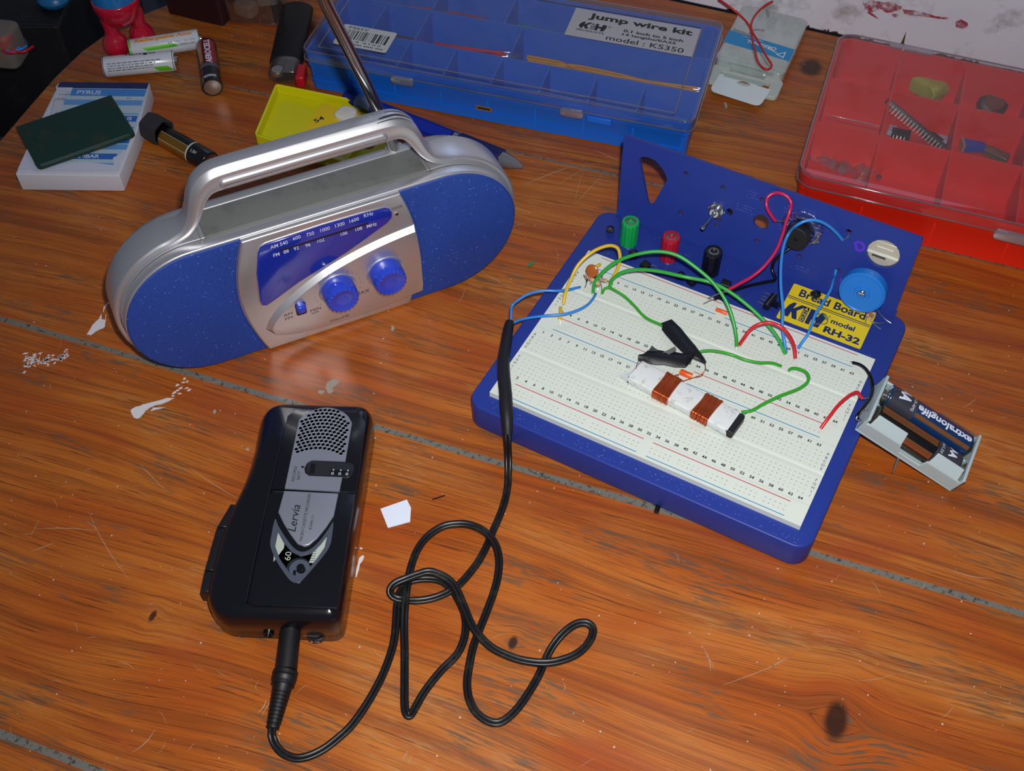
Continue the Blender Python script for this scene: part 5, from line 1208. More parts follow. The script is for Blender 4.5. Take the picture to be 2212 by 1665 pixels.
for i, (x, y) in enumerate(((-11, 2), (-1, 0), (9, -1.5))): MB().tube([(x - 1, y - 7, 6.6), (x + 1, y + 8, 6.8)], 6.0, 16).build('cell', NG, nb, bevel=1.2)
MB().rbox(-16, 14.5, -8.5, 8.6, .6, 13.0, 5, 3.5, 1).build('wrap', NG, nb)
tb_ = MB()
for i in range(26): x = random.uniform(-7, 7); y = random.choice((-1.6, 1.0, 3.4)) - x * .25; tb_.rect(x, x + random.uniform(.5, 1.4), y, y + 1.2, 12.9)
tb_; tb_.build('print', INK, nb)
_a, _b = at(1930, 228, 24), at(2036, 314, 7); _x = (_b - _a).normalized(); _d = Vector((-.72, -.5, -.48)); _d = (_d - _x * _d.dot(_x)).normalized(); _z = -_d; _y = _z.cross(_x); _c = (_a + _b) / 2
ICM = Matrix(((_x.x, _y.x, _z.x, _c.x), (_x.y, _y.y, _z.y, _c.y), (_x.z, _y.z, _z.z, _c.z), (0, 0, 0, 1)))
ic = thing('long_chip', 'long black chip with many silver pins leaning in the middle row of the red box', 'chip', M=ICM)
MB().rbox(-26, 26, -6.5, 6.5, -1.8, 1.8, .4, .4).build('body', mat('epoxy_black', '', .4), ic)
for s in (-1, 1):
    for i in range(20): MB().tube([(-24 + i * 2.52, s * 6.5, 0), (-24 + i * 2.52, s * 7.6, 0), (-24 + i * 2.52, s * 7.6, -4.6)], .4, 4).build('pin', TIN, ic)
for px, py, ang, w in ((1945, 293, 10, 12), (2012, 300, -30, 14)):
    c_ = thing('small_chip', 'small black chip ' + ('left' if px < 2000 else 'right') + ' of the long chip in the red box', 'chip', tuple(at(px, py, 4)), ang)
    MB().rbox(-w / 2, w / 2, -3.2, 3.2, 0, 3.4, .4, .3).build('body', mat('epoxy_black', '', .4), c_)
    for i in range(4): MB().tube([(-w / 2 + 1.5 + i * 2.4, -3.2, 2), (-w / 2 + 1.5 + i * 2.4, -4.4, 0.4)], .35, 4).build('pin', TIN, c_)
for px, py, a_, l_ in ((1925, 285, 'left', 8), (2030, 305, 'right', 8), (2048, 306, 'far right', 9)):
    solo(MB().rbox(-2.5, 2.5, -l_ / 2, l_ / 2, 0, 3, .4, .3), 'small_connector', mat('pale_plastic', 'A8B4C8', .5), 'pale grey connector at the ' + a_ + ' of the chips in the red box', 'component', loc=tuple(at(px, py, 3.5)), rz=5)
sp_ = thing('small_loudspeaker', 'dark round coil with yellow and brown wires in the back right compartment', 'component', tuple(at(2140, 226, 3)), 20)
MB().lathe([(10, 0), (10.5, 3), (9.5, 8), (6, 10), (0.01, 10)], 28, 0, RX(38)).build('body', mat('dark_brown', '3A241A', .5, var=.3), sp_)
MB().lathe([(6.5, 10.1), (6.0, 10.6), (0.01, 10.7)], 24, 0, RX(38)).build('coil_face', mat('copper_dull', '7A4426', .4, metal=.4), sp_)
MB().tube(smooth_path([(-16, 4, 5), (-8, 9, 10), (2, 8, 12), (10, 4, 10), (14, -4, 6)], 6), .6, 6).build('lead', WIRE['yellow'], sp_)
solo(MB().lathe([(1.4, 0), (1.4, 20), (1.0, 21), (.01, 21)], 10, 0, RX(-20)), 'metal_pin', mat('dark_steel', '3A3A44', .35, metal=.7), 'dark metal stalk standing in the back right compartment', 'component', loc=tuple(at(2190, 240, 4)))
solo(MB().rbox(-7, 7, -2, 2, 0, 6, .5, .4), 'black_block', mat('epoxy_black', '', .4), 'black block left of the round coil in the red box', 'component', loc=tuple(at(2100, 218, 3)), rz=10)
tp_ = thing('trimmer', 'small square blue trimmer in the right middle compartment', 'component', tuple(at(2100, 316, 3)), 25)
MB().rbox(-6.5, 6.5, -6, 6, 0, 5, .4, .4).build('body', mat('trim_blue', '2848B0', .4), tp_); MB().box(-8.4, -6.7, -6, 6, 0, 5.4).build('side_plate', mat('tan_card', 'A08860', .6), tp_)
cn = thing('coin_cell_holder', 'silver coiled metal piece at the front of the right middle compartment', 'component', tuple(at(2150, 338, 3)), -10)
MB().rbox(-8, 8, -3.5, 3.5, 0, 4, .5, .4).build('body', mat('brushed_tin', '7A7866', .3, metal=.6), cn)
for i in range(4): MB().tube([(-9 - i, 2, 2), (-9 - i, 5, 4)], .4, 5).build('pin', TIN, cn)
solo(MB().sphere((0, 0, 1.6), 3.4, 0, 14, None, .45), 'yellow_bead', mat('amber_bead', 'C86A1E', .3), 'small orange bead in the right middle compartment', 'bead', loc=tuple(at(2078, 283, 3)))
# little bag of LEDs
bg = thing('component_bag', 'crumpled clear bag of small LEDs in the front left compartment of the red box', 'bag', tuple(at(1810, 362, 2.6)), -6)
random.seed(21); V = []; nx, ny = 14, 6
for j in range(ny):
    for i in range(nx): V.append((-22 + i * 3.4, -7 + j * 3.2 + random.uniform(-.8, .8), 1.5 + random.uniform(0, 5.5) * math.sin(PI * (i + .5) / nx)))
MB().add(V, [(j * nx + i, j * nx + i + 1, (j + 1) * nx + i + 1, (j + 1) * nx + i) for j in range(ny - 1) for i in range(nx - 1)]).build('film', clear_mat('bag_film', 'E8D8D8', 0.22, 'B0A0A4', 0.08, 0.25), bg, angle=15)
for i in range(9):
    x, y = random.uniform(-18, 18), random.uniform(-5, 6)
    MB().sphere((x, y, 2.2), 1.5, 0, 8).build('led', mat('led_%d' % (i % 3), ('3E6A2E', 'B01A2A', '8A8A96')[i % 3], .25), bg)
    MB().tube([(x, y, 2.2), (x + random.uniform(-7, 7), y + random.uniform(-4, 4), 3.4)], .3, 5).build('lead', TIN, bg)
for px, py, w_ in ((1870, 376, 'green'), (1897, 385, 'brown')):
    o_ = solo(MB().sphere((0, 0, 1.4), 2.0, 0, 8, None, .7), 'tiny_component', mat('tiny_' + w_, '4E8A22' if w_ == 'green' else '6A3A32', .4), 'tiny ' + w_ + ' component beside the LED bag', 'component', loc=tuple(at(px, py, 2.4)))
    MB().tube([(0, 0, 1.4), (-4, 3, 3)], .25, 5).build('lead', TIN, o_)
random.seed(5)

# ================================================================== batteries
def battery(name, label, pneg, ppos, r=7.1, ln=50.5, skin=None, cap=None, group=None, mirror=False):
    """lies with its axis between two points; local x runs from the flat end to the nub"""
    a, b = Vector(pneg), Vector(ppos); d = (b - a); d.z = 0; d.normalize(); c = (a + b) / 2; o_ = c - d * ln / 2; o_.z = a.z
    X = d; Z_ = Vector((0, 0, 1)); Y = Z_.cross(X)
    K = Matrix((( X.x, Y.x, 0, o_.x), (X.y, Y.y, 0, o_.y), (X.z, Y.z, 1, o_.z), (0, 0, 0, 1)))
    t_ = thing(name, label, 'battery', M=K, group=group)
    AX = Matrix(((0, 0, 1, 0), (0, 1, 0, 0), (-1, 0, 0, 0), (0, 0, 0, 1)))      # lathe z -> x
    bd = MB(); bd.lathe([(r - .8, 0.6), (r - .1, 0.6), (r, 0.9), (r, ln - 2.2), (r - .3, ln - 1.7), (r - 1.2, ln - 1.5)], 40, 0, AX)
    t_['_ax'] = 1; return t_, AX, bd, r, ln
def wrapfn(r, a_mid, off=0.06):
    """x stays along the axis, y runs round the jacket; a_mid is the angle (deg) from straight up towards +y"""
    def f(x, y, z):
        a = math.radians(a_mid) + y / r
        return (x, (r + off) * math.sin(a), (r + off) * math.cos(a))
    return f
def band(mb, r, x0, x1, a0, a1, mi, off=0.03, n=16, slant=0):
    V = []; 
    for i in range(n + 1):
        a = math.radians(a0 + (a1 - a0) * i / n); sx = slant * i / n
        V += [(x0 + sx, (r + off) * math.sin(a), (r + off) * math.cos(a)), (x1 + sx, (r + off) * math.sin(a), (r + off) * math.cos(a))]
    mb.add(V, [(2 * i, 2 * i + 1, 2 * i + 3, 2 * i + 2) for i in range(n)], mi)
def ends(t_, AX, r, ln, nub=True):
    MB().lathe([(0.01, 0.25), (r - 2.2, 0.25), (r - 1.4, 0.6), (r - .8, 0.6)], 32, 0, AX).build('flat_terminal', TIN, t_)
    MB().lathe([(r - 1.2, ln - 1.5), (3.4, ln - 1.4), (2.7, ln - 1.0), (2.7, ln + 0.1), (2.3, ln + .4), (0.01, ln + .4)], 32, 0, AX).build('nub_terminal', CHROME, t_)
WB = mat('white_jacket', 'C6CAD4', 0.25, spec=0.6, coat=0.4); NV = mat('battery_navy', '141A3C', 0.4); LG = mat('lime_green', '5AB818', 0.35); ORG = mat('battery_orange', 'E08A14', 0.4); GOLD = mat('gold_jacket', 'A87A2E', 0.28, metal=0.8); BKJ = mat('black_jacket', '0C0C0E', 0.25, coat=0.4); RDJ = mat('red_jacket', '8E1A26', 0.3, coat=0.4)
Z7 = 7.15
t_, AX, bd, r, ln = battery('aa_battery', 'white battery with orange Rechargeable lettering, touching the toy foot', at(291, 106, Z7), at(423, 85, Z7))
band(bd, r, 8, 30, 52, 78, 2, slant=5); band(bd, r, 0.9, 2.2, -180, 180, 2, n=40)
bd.text('DURACELL', 1, I4, 1, bold=0.03, width=19, height=2.2, fn=lambda x, y, z: wrapfn(7.1, -24)(x + 24, -y, z))
bd.text('Rechargeable Accu', 1, I4, 3, bold=0.05, width=40, height=3.6, shear=0.2, fn=lambda x, y, z: wrapfn(7.1, 14)(x + 25, -y, z))
bd.text('AA  HR6 / DC1500', 1, I4, 1, width=19, height=1.5, fn=lambda x, y, z: wrapfn(7.1, 52)(x + 37, -y, z)); bd.text('1.2V  1800mAh', 1, I4, 1, width=18, height=1.5, fn=lambda x, y, z: wrapfn(7.1, 70)(x + 37, -y, z))
# lettering faces the viewer: the local y axis points away, so the wrap is turned to the near side
bd.v = [(v[0], -v[1], v[2]) if bd_ else v for v, bd_ in zip(bd.v, [True] * len(bd.v))]
bd.build('jacket', [WB, NV, LG, ORG], t_, angle=50); ends(t_, AX, r, ln)
t_, AX, bd, r, ln = battery('aa_battery', 'white battery with small print and a dark worn spot, nearest the notepad', at(235, 144, Z7), at(372, 131, Z7))
band(bd, r, 34, 44, 80, 112, 2, slant=4); band(bd, r, 47.8, 48.2, -180, 180, 1, n=40); band(bd, r, 0.9, 1.4, -180, 180, 1, n=40)
bd.text('DURACELL', 1, I4, 1, bold=0.03, width=21, height=2.2, fn=lambda x, y, z: wrapfn(7.1, -12)(26 - x, y, z))
for i in range(4):
    x = 4.0
    while x < 38 - i * 1.5:
        w_ = random.uniform(.8, 3.4); a_ = 38 + i * 13; band(bd, 7.1, x, x + w_, a_, a_ + 6, 3, n=2); x += w_ + .7
bd.poly([(0, 0)] * 0 or [(-1.2, -1), (1.2, -1.2), (1.6, .6), (.2, 1.4), (-1.4, .8)], 0, 1); k_ = len(bd.v) - 5
bd.v[k_:] = [wrapfn(7.1, -6)(x + 30, y, z) for x, y, z in bd.v[k_:]]
bd.v = [(v[0], -v[1], v[2]) for v in bd.v]
bd.build('jacket', [WB, NV, LG, mat('fine_print', '6A7280', .5)], t_, angle=50); ends(t_, AX, r, ln)
t_, AX, bd, r, ln = battery('aa_battery', 'black, red and gold battery with its flat end towards the viewer, alone behind the notepad', at(458, 183, Z7), at(446, 103, Z7))
band(bd, r, 20, 47, -58, 12, 2); band(bd, r, 20, 47, 14, 20, 1); band(bd, r, 20, 46, 24, 44, 2); band(bd, r, 16, 19.5, -70, 60, 4, n=20); band(bd, r, 1.0, 14, -180, 180, 1, n=40)
bd.text('AEROCELL', 1, I4, 3, bold=0.03, width=27, height=4.2, fn=lambda x, y, z: wrapfn(7.1, -8)(x + 33, y, z)); bd.text('HIGH ENERGY', 1, I4, 5, bold=0.02, width=22, height=2.2, fn=lambda x, y, z: wrapfn(7.1, 36)(x + 34, y, z))
bd.text('09-2018', 1, I4, 3, bold=.02, width=2.4, height=9.5, fn=lambda x, y, z: wrapfn(7.1, 0)(x + 5, y, z))
bd.build('jacket', [BKJ, BKJ, RDJ, TXW, mat('grey_jacket', '6A6A74', .3, metal=.5), ORG], t_, angle=50); ends(t_, AX, r, ln)
gb0 = at(352, 292, Z7); gb1 = at(447, 346, Z7)
t_, AX, bd, r, ln = battery('aa_battery', 'gold and black battery with one end inside a black paper ring', gb0, gb1)
t_.location = (t_.location.x + .0, t_.location.y, t_.location.z)
band(bd, r, 8, 33, 20, 205, 1, n=24); band(bd, r, 33, 34.2, -180, 180, 2, n=40); band(bd, r, 8, 33, 60, 62, 2); band(bd, r, 8, 33, 18, 19.6, 2)
bd.text('1.5V', 1, I4, 2, bold=.02, width=5, height=2, fn=lambda x, y, z: wrapfn(7.1, 30)(39 + x, -y, z))
m_i = [1 if (abs(v[0] - 40) < 30) else 0 for v in bd.v]
bd.v = [(v[0], -v[1], v[2]) for v in bd.v]
bd.build('jacket', [BKJ, GOLD, mat('pale_ring', 'B8BCC0', .4)], t_, angle=50); ends(t_, AX, r, ln)
hexr = thing('paper_ring', 'dull black six sided paper ring pushed over the end of the gold battery', 'ring', M=t_.matrix_world.copy() if False else None)
_ax = (gb1 - gb0).normalized(); hexr.matrix_world = Matrix.Translation((gb0 - _ax * 4 + Vector((0, 0, 2.6))) * MM) @ Matrix(((_ax.x, -_ax.y, 0, 0), (_ax.y, _ax.x, 0, 0), (0, 0, 1, 0), (0, 0, 0, 1)))
ho = [(9.75 * math.cos(math.radians(a)), 9.75 * math.sin(math.radians(a))) for a in range(18, 378, 60)]; hi_ = [(x * .82, y * .82) for x, y in ho]
MB().plate([(p[0], p[1]) for p in rpoly(ho, 2.0, 3)], [rpoly(hi_, 1.5, 3)[::-1]], -8, 5.5, 0, Matrix(((0, 0, 1, 0), (1, 0, 0, 0), (0, 1, 0, 0), (0, 0, 0, 1)))).build('ring', mat('charcoal_paper', '2A2A30', .7, var=.2), hexr)
MB().poly(rpoly(hi_, 1.5, 3), -6.5, 0, Matrix(((0, 0, 1, 0), (1, 0, 0, 0), (0, 1, 0, 0), (0, 0, 0, 1)))).build('back_disc', mat('charcoal_paper', '', .7), hexr)

# ================================================================== battery holder
HK0 = T(172.9, 22.3, 19.7) @ RZ(.75) @ RY(18.6) @ RX(2.6)
hd = thing('battery_holder', 'pale grey two cell battery holder leaning on the right edge of the blue base', 'battery holder', M=HK0)
HM = mat('pale_grey_plastic', 'AFC0C4', 0.45, sss=0.1)
HWd, HLn, HHt = 31.4, 58, 10.0
HT = I4
hb = MB(); hb.box(0, HLn, 0, HWd, 0, 1.4, 0, HT)
hb.box(0, 1.5, 0, HWd, 1.4, 13.6, 0, HT); hb.box(HLn - 1.5, HLn, 0, HWd, 1.4, 13.6, 0, HT)
sw_ = [(0, 1.4), (HLn, 1.4), (HLn, 4.6), (HLn - 1.4, HHt), (37.5, HHt), (36.5, 4.2), (24, 4.2), (22, HHt), (3, HHt), (0, 9)]
def side(y, flip=0): hb.add([(x, y, z) for x, z in sw_] + [(x, y + 1.4, z) for x, z in sw_], [tuple(range(9, -1, -1)) if False else tuple(range(10)), tuple(range(19, 9, -1))] + [(i, i + 10, (i + 1) % 10 + 10, (i + 1) % 10) for i in range(10)], 0, HT)
side(0); side(HWd - 1.4)
for a, b in ((3, 22), (38, 55.5)): hb.add([(a, 0, HHt - .2), (b, 0, HHt - .2), (b - 1, 4.4, 15.8), (a + 1, 4.4, 15.8), (a, 0.9, HHt - .8), (b, 0.9, HHt - .8), (b - 1, 5.0, 15.2), (a + 1, 5.0, 15.2)], [(0, 1, 2, 3), (7, 6, 5, 4), (0, 4, 5, 1), (1, 5, 6, 2), (2, 6, 7, 3), (3, 7, 4, 0)], 0, HT)
hb.box(1.5, 5.5, 15.1, 16.3, 1.4, HHt - 1.5, 0, HT); hb.box(52.5, 56.5, 15.1, 16.3, 1.4, HHt - 1.5, 0, HT)
hb.build('case', HM, hd, bevel=0.35, angle=30)
MB().tube([HT @ Vector((34, HWd + .3, 10.4)), HT @ Vector((56, HWd + .3, 10.6))], .35, 6).build('side_wire', TIN, hd)
for y, nm in ((8.4, 'contact_plate'), (23.0, 'spring')):
    if nm == 'spring':
        P = [HT @ Vector((1.8 + i * .09, y + 3.0 * math.cos(i * .7), 8 + 3.0 * math.sin(i * .7))) for i in range(40)]; MB().tube(P, .35, 5).build('spring', TIN, hd)
        P = [HT @ Vector((HLn - 1.8 - i * .07, 8.4 + 3.0 * math.cos(i * .7), 8 + 3.0 * math.sin(i * .7))) for i in range(40)]; MB().tube(P, .35, 5).build('spring', TIN, hd)
    for x in (1.8, HLn - 2.2): MB().box(x, x + .4, y - 3.5, y + 3.5, 4, 12.5, 0, HT).build('contact_plate', TIN, hd)
MB().tube(smooth_path([HT @ Vector(p) for p in [(-.2, 2, 7), (-2.5, 3.5, 7), (-3.0, 6, 9), (-1.5, 8, 10), (0, 8, 9)]], 4), .35, 6).build('tag_wire', TIN, hd)
MB().tube([HT @ Vector((27, 2, -.6)), HT @ Vector((27.5, -2.5, -2.4)), HT @ Vector((28.5, -6.5, -4.4))], .5, 6, radii=[.9, .7, .3]).build('lead_stub', TIN, hd)
HK = HK0
NVJ = mat('petrol_jacket', '0E2E5A', 0.25, coat=0.5); CHJ = mat('charcoal_jacket', '33343E', 0.3, coat=0.4); CPJ = mat('copper_stripe', 'B87444', 0.25, metal=0.8)
def hbat(y, flip, label):
    t_, AX, bd, r, ln = battery('aa_battery', label, (0, 0, 0), (50, 0, 0))
    K = HK @ (T(54.2, y, 8.9) @ RZ(180) if flip else T(3.2, y, 8.9)); K.translation = K.translation * MM; t_.matrix_world = K
    return t_, AX, bd, r, ln
t_, AX, bd, r, ln = hbat(23.1, 1, 'navy battery reading extralonglife in the far bay of the holder')
band(bd, r, 33.5, 48.2, -180, 180, 1, n=40)
band(bd, r, 1, 33, 32, 50, 2); band(bd, r, 1, 33, -150, -100, 2); band(bd, r, 2, 32, -64, -56, 4)
bd.text('extralonglife', 1, I4, 3, bold=0.03, width=32, height=5.4, fn=lambda x, y, z: wrapfn(7.1, 2)(x + 17.6, y, z))
bd.text('AA', 1, I4, 3, bold=0.05, width=6.6, height=9.0, fn=lambda x, y, z: wrapfn(7.1, -16)(41.5 - y * .72 , x * 1.35, z))
bd.text('LR6/1.5V-AM3', 1, I4, 3, width=12, height=1.7, fn=lambda x, y, z: wrapfn(7.1, -12)(36 - y, x, z))
bd.build('jacket', [NVJ, CHJ, CPJ, TXW, mat('pale_ring', '', .4)], t_, angle=50); ends(t_, AX, r, ln)
t_, AX, bd, r, ln = hbat(8.4, 0, 'dark battery showing its copper and black side in the near bay of the holder')
band(bd, r, 34.5, 48.2, -180, 180, 1, n=40); band(bd, r, 1, 34, -10, 30, 2); band(bd, r, 1, 34, -75, -45, 2); band(bd, r, 1, 34, 44, 90, 3)
bd.text('AA', 1, I4, 4, bold=0.05, width=5.5, height=6.5, fn=lambda x, y, z: wrapfn(7.1, 10)(43 + y * .7, -x * 1.2, z)); bd.text('LR6/1.5V', 1, I4, 4, width=8, height=1.6, fn=lambda x, y, z: wrapfn(7.1, 8)(37 + y, -x, z))
bd.build('jacket', [BKJ, CHJ, CPJ, NVJ, TXW], t_, angle=50); ends(t_, AX, r, ln)

# ================================================================== notepad and green card
nt_ = thing('notepad', 'worn blue and white striped notepad lying at the top left', 'notepad', (-351, -32.4, 0), 27.5)
PG = mat('page_edges', 'C9CBD6', 0.7, var=0.15, vscale=700)
MB().prism(rpoly([(0, 0), (65.5, 0), (67.5, 45), (65.5, 91.5), (4, 92), (1.5, 45)], 1.5, 3), 0.1, 13.4, 0, None, 0.8, 0.8).build('pages', PG, nt_, angle=30)
SK = [mat('cover_pale', 'A9BCCB', .45), mat('cover_blue', '3F7FC8', .4), mat('cover_navy', '1B2A56', .45), mat('cover_mid', '5C92CC', .4), mat('cover_deep', '2A62B4', .4), mat('cover_white', 'C8CCD8', .5), mat('note_ink', '1A2038', .5)]
cv = MB().prism(rpoly([(14, 5.5), (60, 5), (66, 46), (65.5, 91.6), (4.5, 92), (3, 86), (12, 74)], .8, 2), 13.42, 13.75, 0)
for y0, y1, mi, xa in ((85.5, 92, 2, 4.5), (77.5, 85, 1, 15), (68, 73.5, 3, 13), (59, 60, 3, 10), (51.5, 57.5, 4, 12), (45, 46, 4, 10), (38, 43, 3, 9), (30, 35.5, 4, 9), (24, 29, 3, 11), (14.5, 20, 4, 13), (8, 11, 3, 10)): cv.rect(xa, 64.8 if y0 > 20 else 60, y0, y1, 13.8, mi)
cv.text('PYRUS', 1, T(27, 81.2, 13.85), 5, bold=.02, width=16, height=4.2); cv.text('RUS', 1, T(57.5, 54.6, 13.85), 5, bold=.02, width=8, height=3.6); cv.text('AMBAR', 1, T(41, 17.3, 13.85), 5, bold=.02, width=16, height=3.4)
cv.build('cover', SK, nt_)
tn = MB()
for P in ([(3.5, 86), (15, 86), (14.5, 81.5), (5, 83)], [(5, 83), (12.5, 82), (11.5, 76), (6, 74), (2, 50), (.8, 4), (10, 5), (9, 40)], [(10, 3), (64, 4), (64.5, 22), (58, 16), (60, 9), (40, 12), (22, 10), (12, 12)]): tn.poly(P if sum(P[i][0] * P[(i + 1) % len(P)][1] - P[(i + 1) % len(P)][0] * P[i][1] for i in range(len(P))) > 0 else P[::-1], 13.9, 0)
tn.text('Comm', 1, T(11, 78.6, 13.95), 1, width=7, height=1.6, shear=.3); tn.text('Config', 1, T(10, 73.4, 13.95), 1, width=7, height=1.6, shear=.3); tn.text('x y', 1, T(55, 75, 13.95), 1, width=2.6, height=2)
tn.build('torn_page', [mat('torn_white', 'BFC2D2', .6), SK[6]], nt_)
gc = thing('green_case', 'dark green flat leatherette case lying askew on the notepad', 'case', tuple((T(-351, -32.4, 0) @ RZ(27.5)) @ Vector((13.5, 2.5, 13.96))), 27.5 + 149.5 - 180)
DG = mat('dark_green_leatherette', '12342C', 0.42, spec=0.4, var=.1, dirt='4A3418', dirt_amt=.6, dscale=38, bump=.1)
g0 = at(80, 362, 17); g1 = at(293, 288, 17); g2 = at(35, 278, 17)
ga = math.degrees(math.atan2((g1 - g0).y, (g1 - g0).x)); gc.matrix_world = Matrix.Translation(Vector((g0.x, g0.y, 14.0)) * MM) @ RZ(ga)
MB().prism(rpoly([(0, 0), ((g1 - g0).length, 0), ((g1 - g0).length - .5, 46), (0, 46)], [4, 4, 1, 1], 4), 0, 3.2, 0, None, .7, .5).build('cover', DG, gc)
MB().tube([(2.4, 1.2, 3.25), ((g1 - g0).length - 4, 1.2, 3.25), ((g1 - g0).length - 1.2, 5, 3.25), ((g1 - g0).length - 1.5, 44, 3.25)], .22, 5).build('seam', mat('seam_green', '1E4A3E', .5), gc)

# ================================================================== yellow case, pen, lighter
yc_ = thing('yellow_case', 'flat translucent yellow plastic case half hidden behind the radio handle', 'case', (-247, 74.5, 0), 5.5)
YL = mat('yellow_plastic', 'C9C40A', 0.3, spec=0.5, sss=0.3); YD = mat('yellow_label', 'D6B810', 0.5)
MB().prism(rpoly([(0, 0), (68, -1), (64, 60), (-14, 52)], 3, 4), 0.1, 1.6).build('bottom', YL, yc_)
P = [(x, y) for x, y in rpoly([(0, 0), (68, -1), (64, 60), (-14, 52)], 3, 4)]
MB().loft([[(x, y, .1) for x, y in P], [(x, y, 8.0) for x, y in P], [(x, y, 8.6) for x, y in inset(P, .5)], [(x, y, 8.0) for x, y in inset(P, 1.6)], [(x, y, 1.7) for x, y in inset(P, 1.8)]], 0, None, False, False).build('rim', YL, yc_)
ylb = MB().prism([(26, 20), (52, 8), (58, 52), (22, 50)], 1.7, 4.4, 0); ylb.text('54', 1, T(29, 34, 4.5) @ RZ(60), 1, width=7, height=4, bold=.02); ylb.text('ETA', 1, T(52, 12, 4.5) @ RZ(-10), 1, width=8, height=3.4, bold=.02); ylb.build('inner_card', [YD, INK], yc_)
MB().prism(rpoly([(36, 40), (52, 36), (50, 52), (38, 52)], 4, 4), 4.4, 7.5, 0, None, 1.6).build('cotton_wad', mat('cotton', 'C8C6BE', .9, bump=.6, bscale=300), yc_)
MB().plate(rpoly([(62, -2), (84, 22), (82, 50), (62, 50)], 3, 3), [rpoly([(66, 20), (75, 22), (73, 42), (66, 42)], 4, 4)[::-1]], .1, 3).build('clip', YL, yc_)
MB().prism([(54, -3), (66, 1), (68, 7), (60, 8), (53, 4)], 3.0, 3.3).build('paper_bit', mat('cream_paper', 'D8CE86', .6), yc_)

pn_ = thing('ballpoint_pen', 'dark blue ballpoint pen with a ribbed grip and clear tip behind the radio', 'pen', (-218, 138.5, 6.1), -2.4)
PX = Matrix(((0, 0, 1, 0), (0, 1, 0, 0), (-1, 0, 0, 0), (0, 0, 0, 1))); PB = mat('pen_blue', '10206E', 0.25, spec=.5)
MB().lathe([(4.0, 0), (4.4, .6), (4.4, 9), (4.2, 9.2)], 24, 0, PX).build('push_button', PB, pn_)
MB().lathe([(4.0, 9.2), (4.6, 10), (4.6, 22), (4.4, 22.4)], 24, 0, PX).build('clear_collar', mat('pen_clear', '5A6890', .1, spec=.8), pn_)
MB().lathe([(4.4, 22.4), (5.4, 24), (5.4, 60), (5.3, 61)] + [(5.3 + .25 * (i % 2), 61 + i) for i in range(26)], 24, 0, PX).build('barrel', mat('pen_bright_blue', '0E2494', .15, spec=.6), pn_)
MB().lathe([(5.3, 87), (5.7, 87.3), (5.7, 90.5), (5.3, 90.8)], 24, 0, PX).build('ring', CHROME, pn_)
MB().lathe([(5.4, 90.8), (6.0, 91.5)] + [(6.0 + .22 * (i % 2), 92 + i * 1.1) for i in range(28)] + [(5.9, 123.5)], 24, 0, PX).build('grip', mat('pen_grip', '0E1650', .45), pn_)
MB().lathe([(5.0, 123.5), (4.9, 127), (4.0, 131), (2.4, 136), (1.4, 139), (.01, 139.5)], 24, 0, PX).build('tip_cone', mat('pen_smoke', '74747C', .08, spec=.9, metal=.3), pn_)

l0 = at(612, 168, 6); l1 = at(641, 28, 6); la = math.degrees(math.atan2((l1 - l0).y, (l1 - l0).x))
lg = thing('lighter', 'black disposable lighter with a metal head lying left of the blue box', 'lighter', (l0.x, l0.y, 6.2), la)
LX = Matrix(((0, 0, 1, 0), (1, 0, 0, 0), (0, 1, 0, 0), (0, 0, 0, 1)))
ov = circ(0, 0, 11.6, 36, 6.1)
MB().prism(ov, 16, 82, 0, LX, 1.6, .4).build('body', mat('lighter_black', '0A080C', .5), lg, angle=40)
MB().loft([[(x * k, y * k, z) for x, y in circ(0, 0, 10.8, 36, 5.9)] for k, z in ((.96, 17), (1.0, 15), (1.0, 5), (.96, 2), (.9, 1.2))], 0, LX).build('wind_guard', mat('worn_chrome', '8A8A88', .25, metal=.9), lg, angle=40)
MB().lathe([(3.8, -2.4), (4.0, -2), (4.0, 2), (3.8, 2.4)], 24, 0, T(-.5, 3, 5.0)).build('spark_wheel', TIN, lg)
MB().box(-2, 12, -8.5, -.8, 4.6, 6.3).build('hood_plate', mat('worn_chrome', '', .2), lg, bevel=.5)
MB().rbox(-6, 10, -15.6, -8.8, -3.5, 4.6, 2.2, 1.6).build('button', mat('lighter_red', 'B01424', .35), lg)

# ================================================================== clear flip box with the blue band, red wire on it
fb = thing('clear_flip_box', 'milky clear flip box with a blue band and white card flap, by the wall', 'box', (-7, 272, 0), 5)
MLK = clear_mat('milky_clear', 'E8F0EE', 0.50, 'C4D2CE', .06, .12)
MB().loft([[(x, y, z) for x, y in rrect(-4 + k, 45 - k, 22 + k, 91 - k, 4, 5)] for k, z in ((0, 3), (0, 9), (.8, 10.2), (2.0, 10.8))], 0, None, True, True).build('lid', MLK, fb)
MB().rbox(-3, 44, 24, 90, .1, 2.9, 3).build('bottom', mat('frost_white', 'B4BDBA', .5, sss=.2), fb)
MB().plate(rrect(-4.5, 46, 4, 24, 3.5, 4), [rrect(3, 38, 11, 18, 1, 2)[::-1]], .1, 3.2).build('hinge_frame', mat('frost_white', '', .5), fb, bevel=.3)
MB().rbox(8, 33, 19.5, 24.5, 3.2, 6.0, 1.5, .6).build('snap', MLK, fb)
bl_ = MB().prism([(-3.8, 40), (44.8, 36.5), (44.8, 51), (-3.8, 55)], 10.85, 11.0, 0)
bl_.text('ORIGINAL', 1, T(22, 46.6, 11.08) @ RZ(176), 1, bold=.03, width=22, height=3.6); bl_.text('high quality fibre', 1, T(14, 51.5, 11.08) @ RZ(176), 1, width=15, height=1.6)
bl_.poly([(34, 40.5), (40, 38), (40, 46)], 11.05, 1); bl_.poly([(35.6, 40.8), (39.3, 39.2), (39.3, 44.4)], 11.1, 0); bl_.poly([(26, 44.5), (34.5, 41.5), (34.5, 42.3), (27, 45.2)], 11.1, 1)
